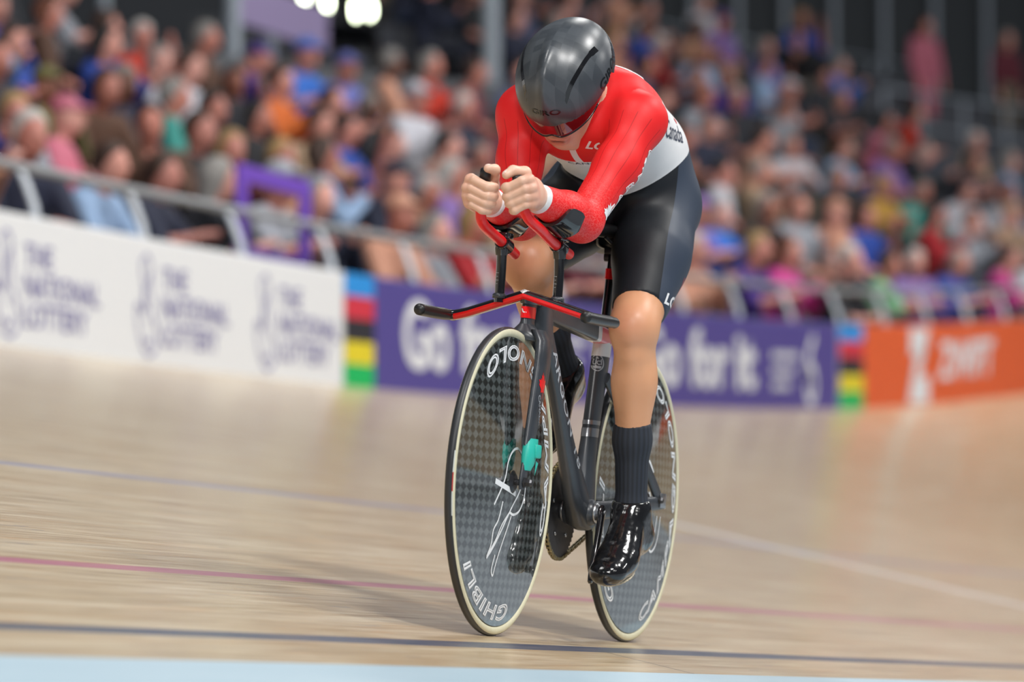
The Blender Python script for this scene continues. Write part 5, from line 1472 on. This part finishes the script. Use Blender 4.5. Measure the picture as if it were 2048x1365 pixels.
for i, (t, q, z) in enumerate(((34.3, 14.0, 6.64), (35.5, 14.0, 6.64), (36.1, 14.0, 6.68), (36.9, 14.0, 6.70), (37.3, 14.0, 6.76))):
    e = empty('spot_lamp', P(t, q, z)); tag(e, 'glowing greenish white lamp, ' + ORD[i] + ' from left above the stand entrance', 'lamp', 'lamps above the stand entrance')
    R = [[(x, 0.10 * s * math.cos(a), 0.10 * s * math.sin(a)) for a in np.linspace(0, 2 * math.pi, 20, endpoint=False)] for x, s in ((-0.16, 0.5), (-0.10, 0.85), (0.0, 1.0), (0.03, 1.05))]
    V, F = ring_loft(R, True, False); add('lamp_housing', np.array(V), F, M_LAMPB, e)
    R = [[(x, 0.095 * s * math.cos(a), 0.095 * s * math.sin(a)) for a in np.linspace(0, 2 * math.pi, 20, endpoint=False)] for x, s in ((0.0, 1.0), (0.03, 0.8), (0.042, 0.4), (0.045, 0.05))]
    V, F = ring_loft(R); add('lamp_lens', np.array(V), F, M_LAMPG, e)
    V, F = tube([(-0.08, 0, 0.08), (-0.08, 0, 3.0)], 0.012, 8); add('lamp_rod', np.array([tuple(v) for v in V]), F, M_LAMPB, e)
# lilac banner under the lamps
M_LILAC = mat('banner_lilac', (0.30, 0.24, 0.42), 0.7)
V, F = box((0, 0, 0), (0.05, 2.4, 0.42), None, 0.01)
o = add('banner', np.array([tuple(v) for v in V]), F, M_LILAC, smooth=False); o.location = P(34.4, 13.8, 6.33); tag(o, 'lilac banner hanging under the glowing lamps', 'banner')
# purple photo frame held up at the front rail
M_PURP = mat('frame_purple', (0.16, 0.06, 0.50), 0.5)
pf = empty('photo_frame', P(17.3, 7.22, B(17.3) + 0.72)); tag(pf, 'purple cardboard photo frame held by the front row behind the rail', 'frame')
for nm, c, sz in (('frame_side', (0, -0.50, 0.22), (0.03, 0.14, 0.56)), ('frame_side', (0, 0.50, 0.22), (0.03, 0.14, 0.56)), ('frame_rail', (0, 0, 0.45), (0.03, 0.86, 0.10)), ('frame_rail', (0, 0, -0.01), (0.03, 0.86, 0.10))):
    V, F = box(c, sz, None, 0.004); add(nm, np.array([tuple(v) for v in V]), F, M_PURP, pf, smooth=False)
# stair railings at the right of the stand
def railing(t0, t1, q, r, label, n):
    e = empty('stair_railing', P(t0, q, row_floor(r, t0))); L = np.array(e.location)
    tag(e, label, 'railing', 'stair railings')
    for z in (0.55, 1.0):
        V, F = tube([P(t, q, row_floor(r, t) + z) for t in np.linspace(t0, t1, 5)], 0.022, 8); add('handrail', np.array([tuple(v) for v in V]) - L, F, M_COLUMN, e)
    for t in np.linspace(t0, t1, n):
        V, F = tube([P(t, q, row_floor(r, t)), P(t, q, row_floor(r, t) + 1.0)], 0.03, 8); add('railing_post', np.array([tuple(v) for v in V]) - L, F, M_COLUMN, e)
railing(54.5, 59.5, 15.0, 7, 'grey stair railing in front of the standing spectators at upper right', 7)
railing(47.0, 58.5, 17.6, 9, 'grey railing along the top of the right-hand stand', 12)
M_TOWER = mat('tower_grey', (0.035, 0.04, 0.045), 0.8)
tw0 = empty('stair_tower', P(58.0, 18.5, 4.0)); tag(tw0, 'grey framed stair tower at the upper right behind the crowd', 'tower')
L0 = np.array(tw0.location)
R = [[P(t, 19.0, 3.0), P(t, 19.0, 15.0), P(t, 19.2, 15.0), P(t, 19.2, 3.0)] for t in np.linspace(54, 66, 8)]
V, F = ring_loft(R); add('tower_wall', np.array([tuple(v) for v in V]) - L0, F, M_TOWER, tw0, smooth=False)
for t in np.arange(54, 66, 0.8):
    V, F = tube([P(t, 18.8, 3.0), P(t, 18.8, 15.0)], 0.05, 8); add('tower_bar', np.array([tuple(v) for v in V]) - L0, F, M_COLUMN, tw0)
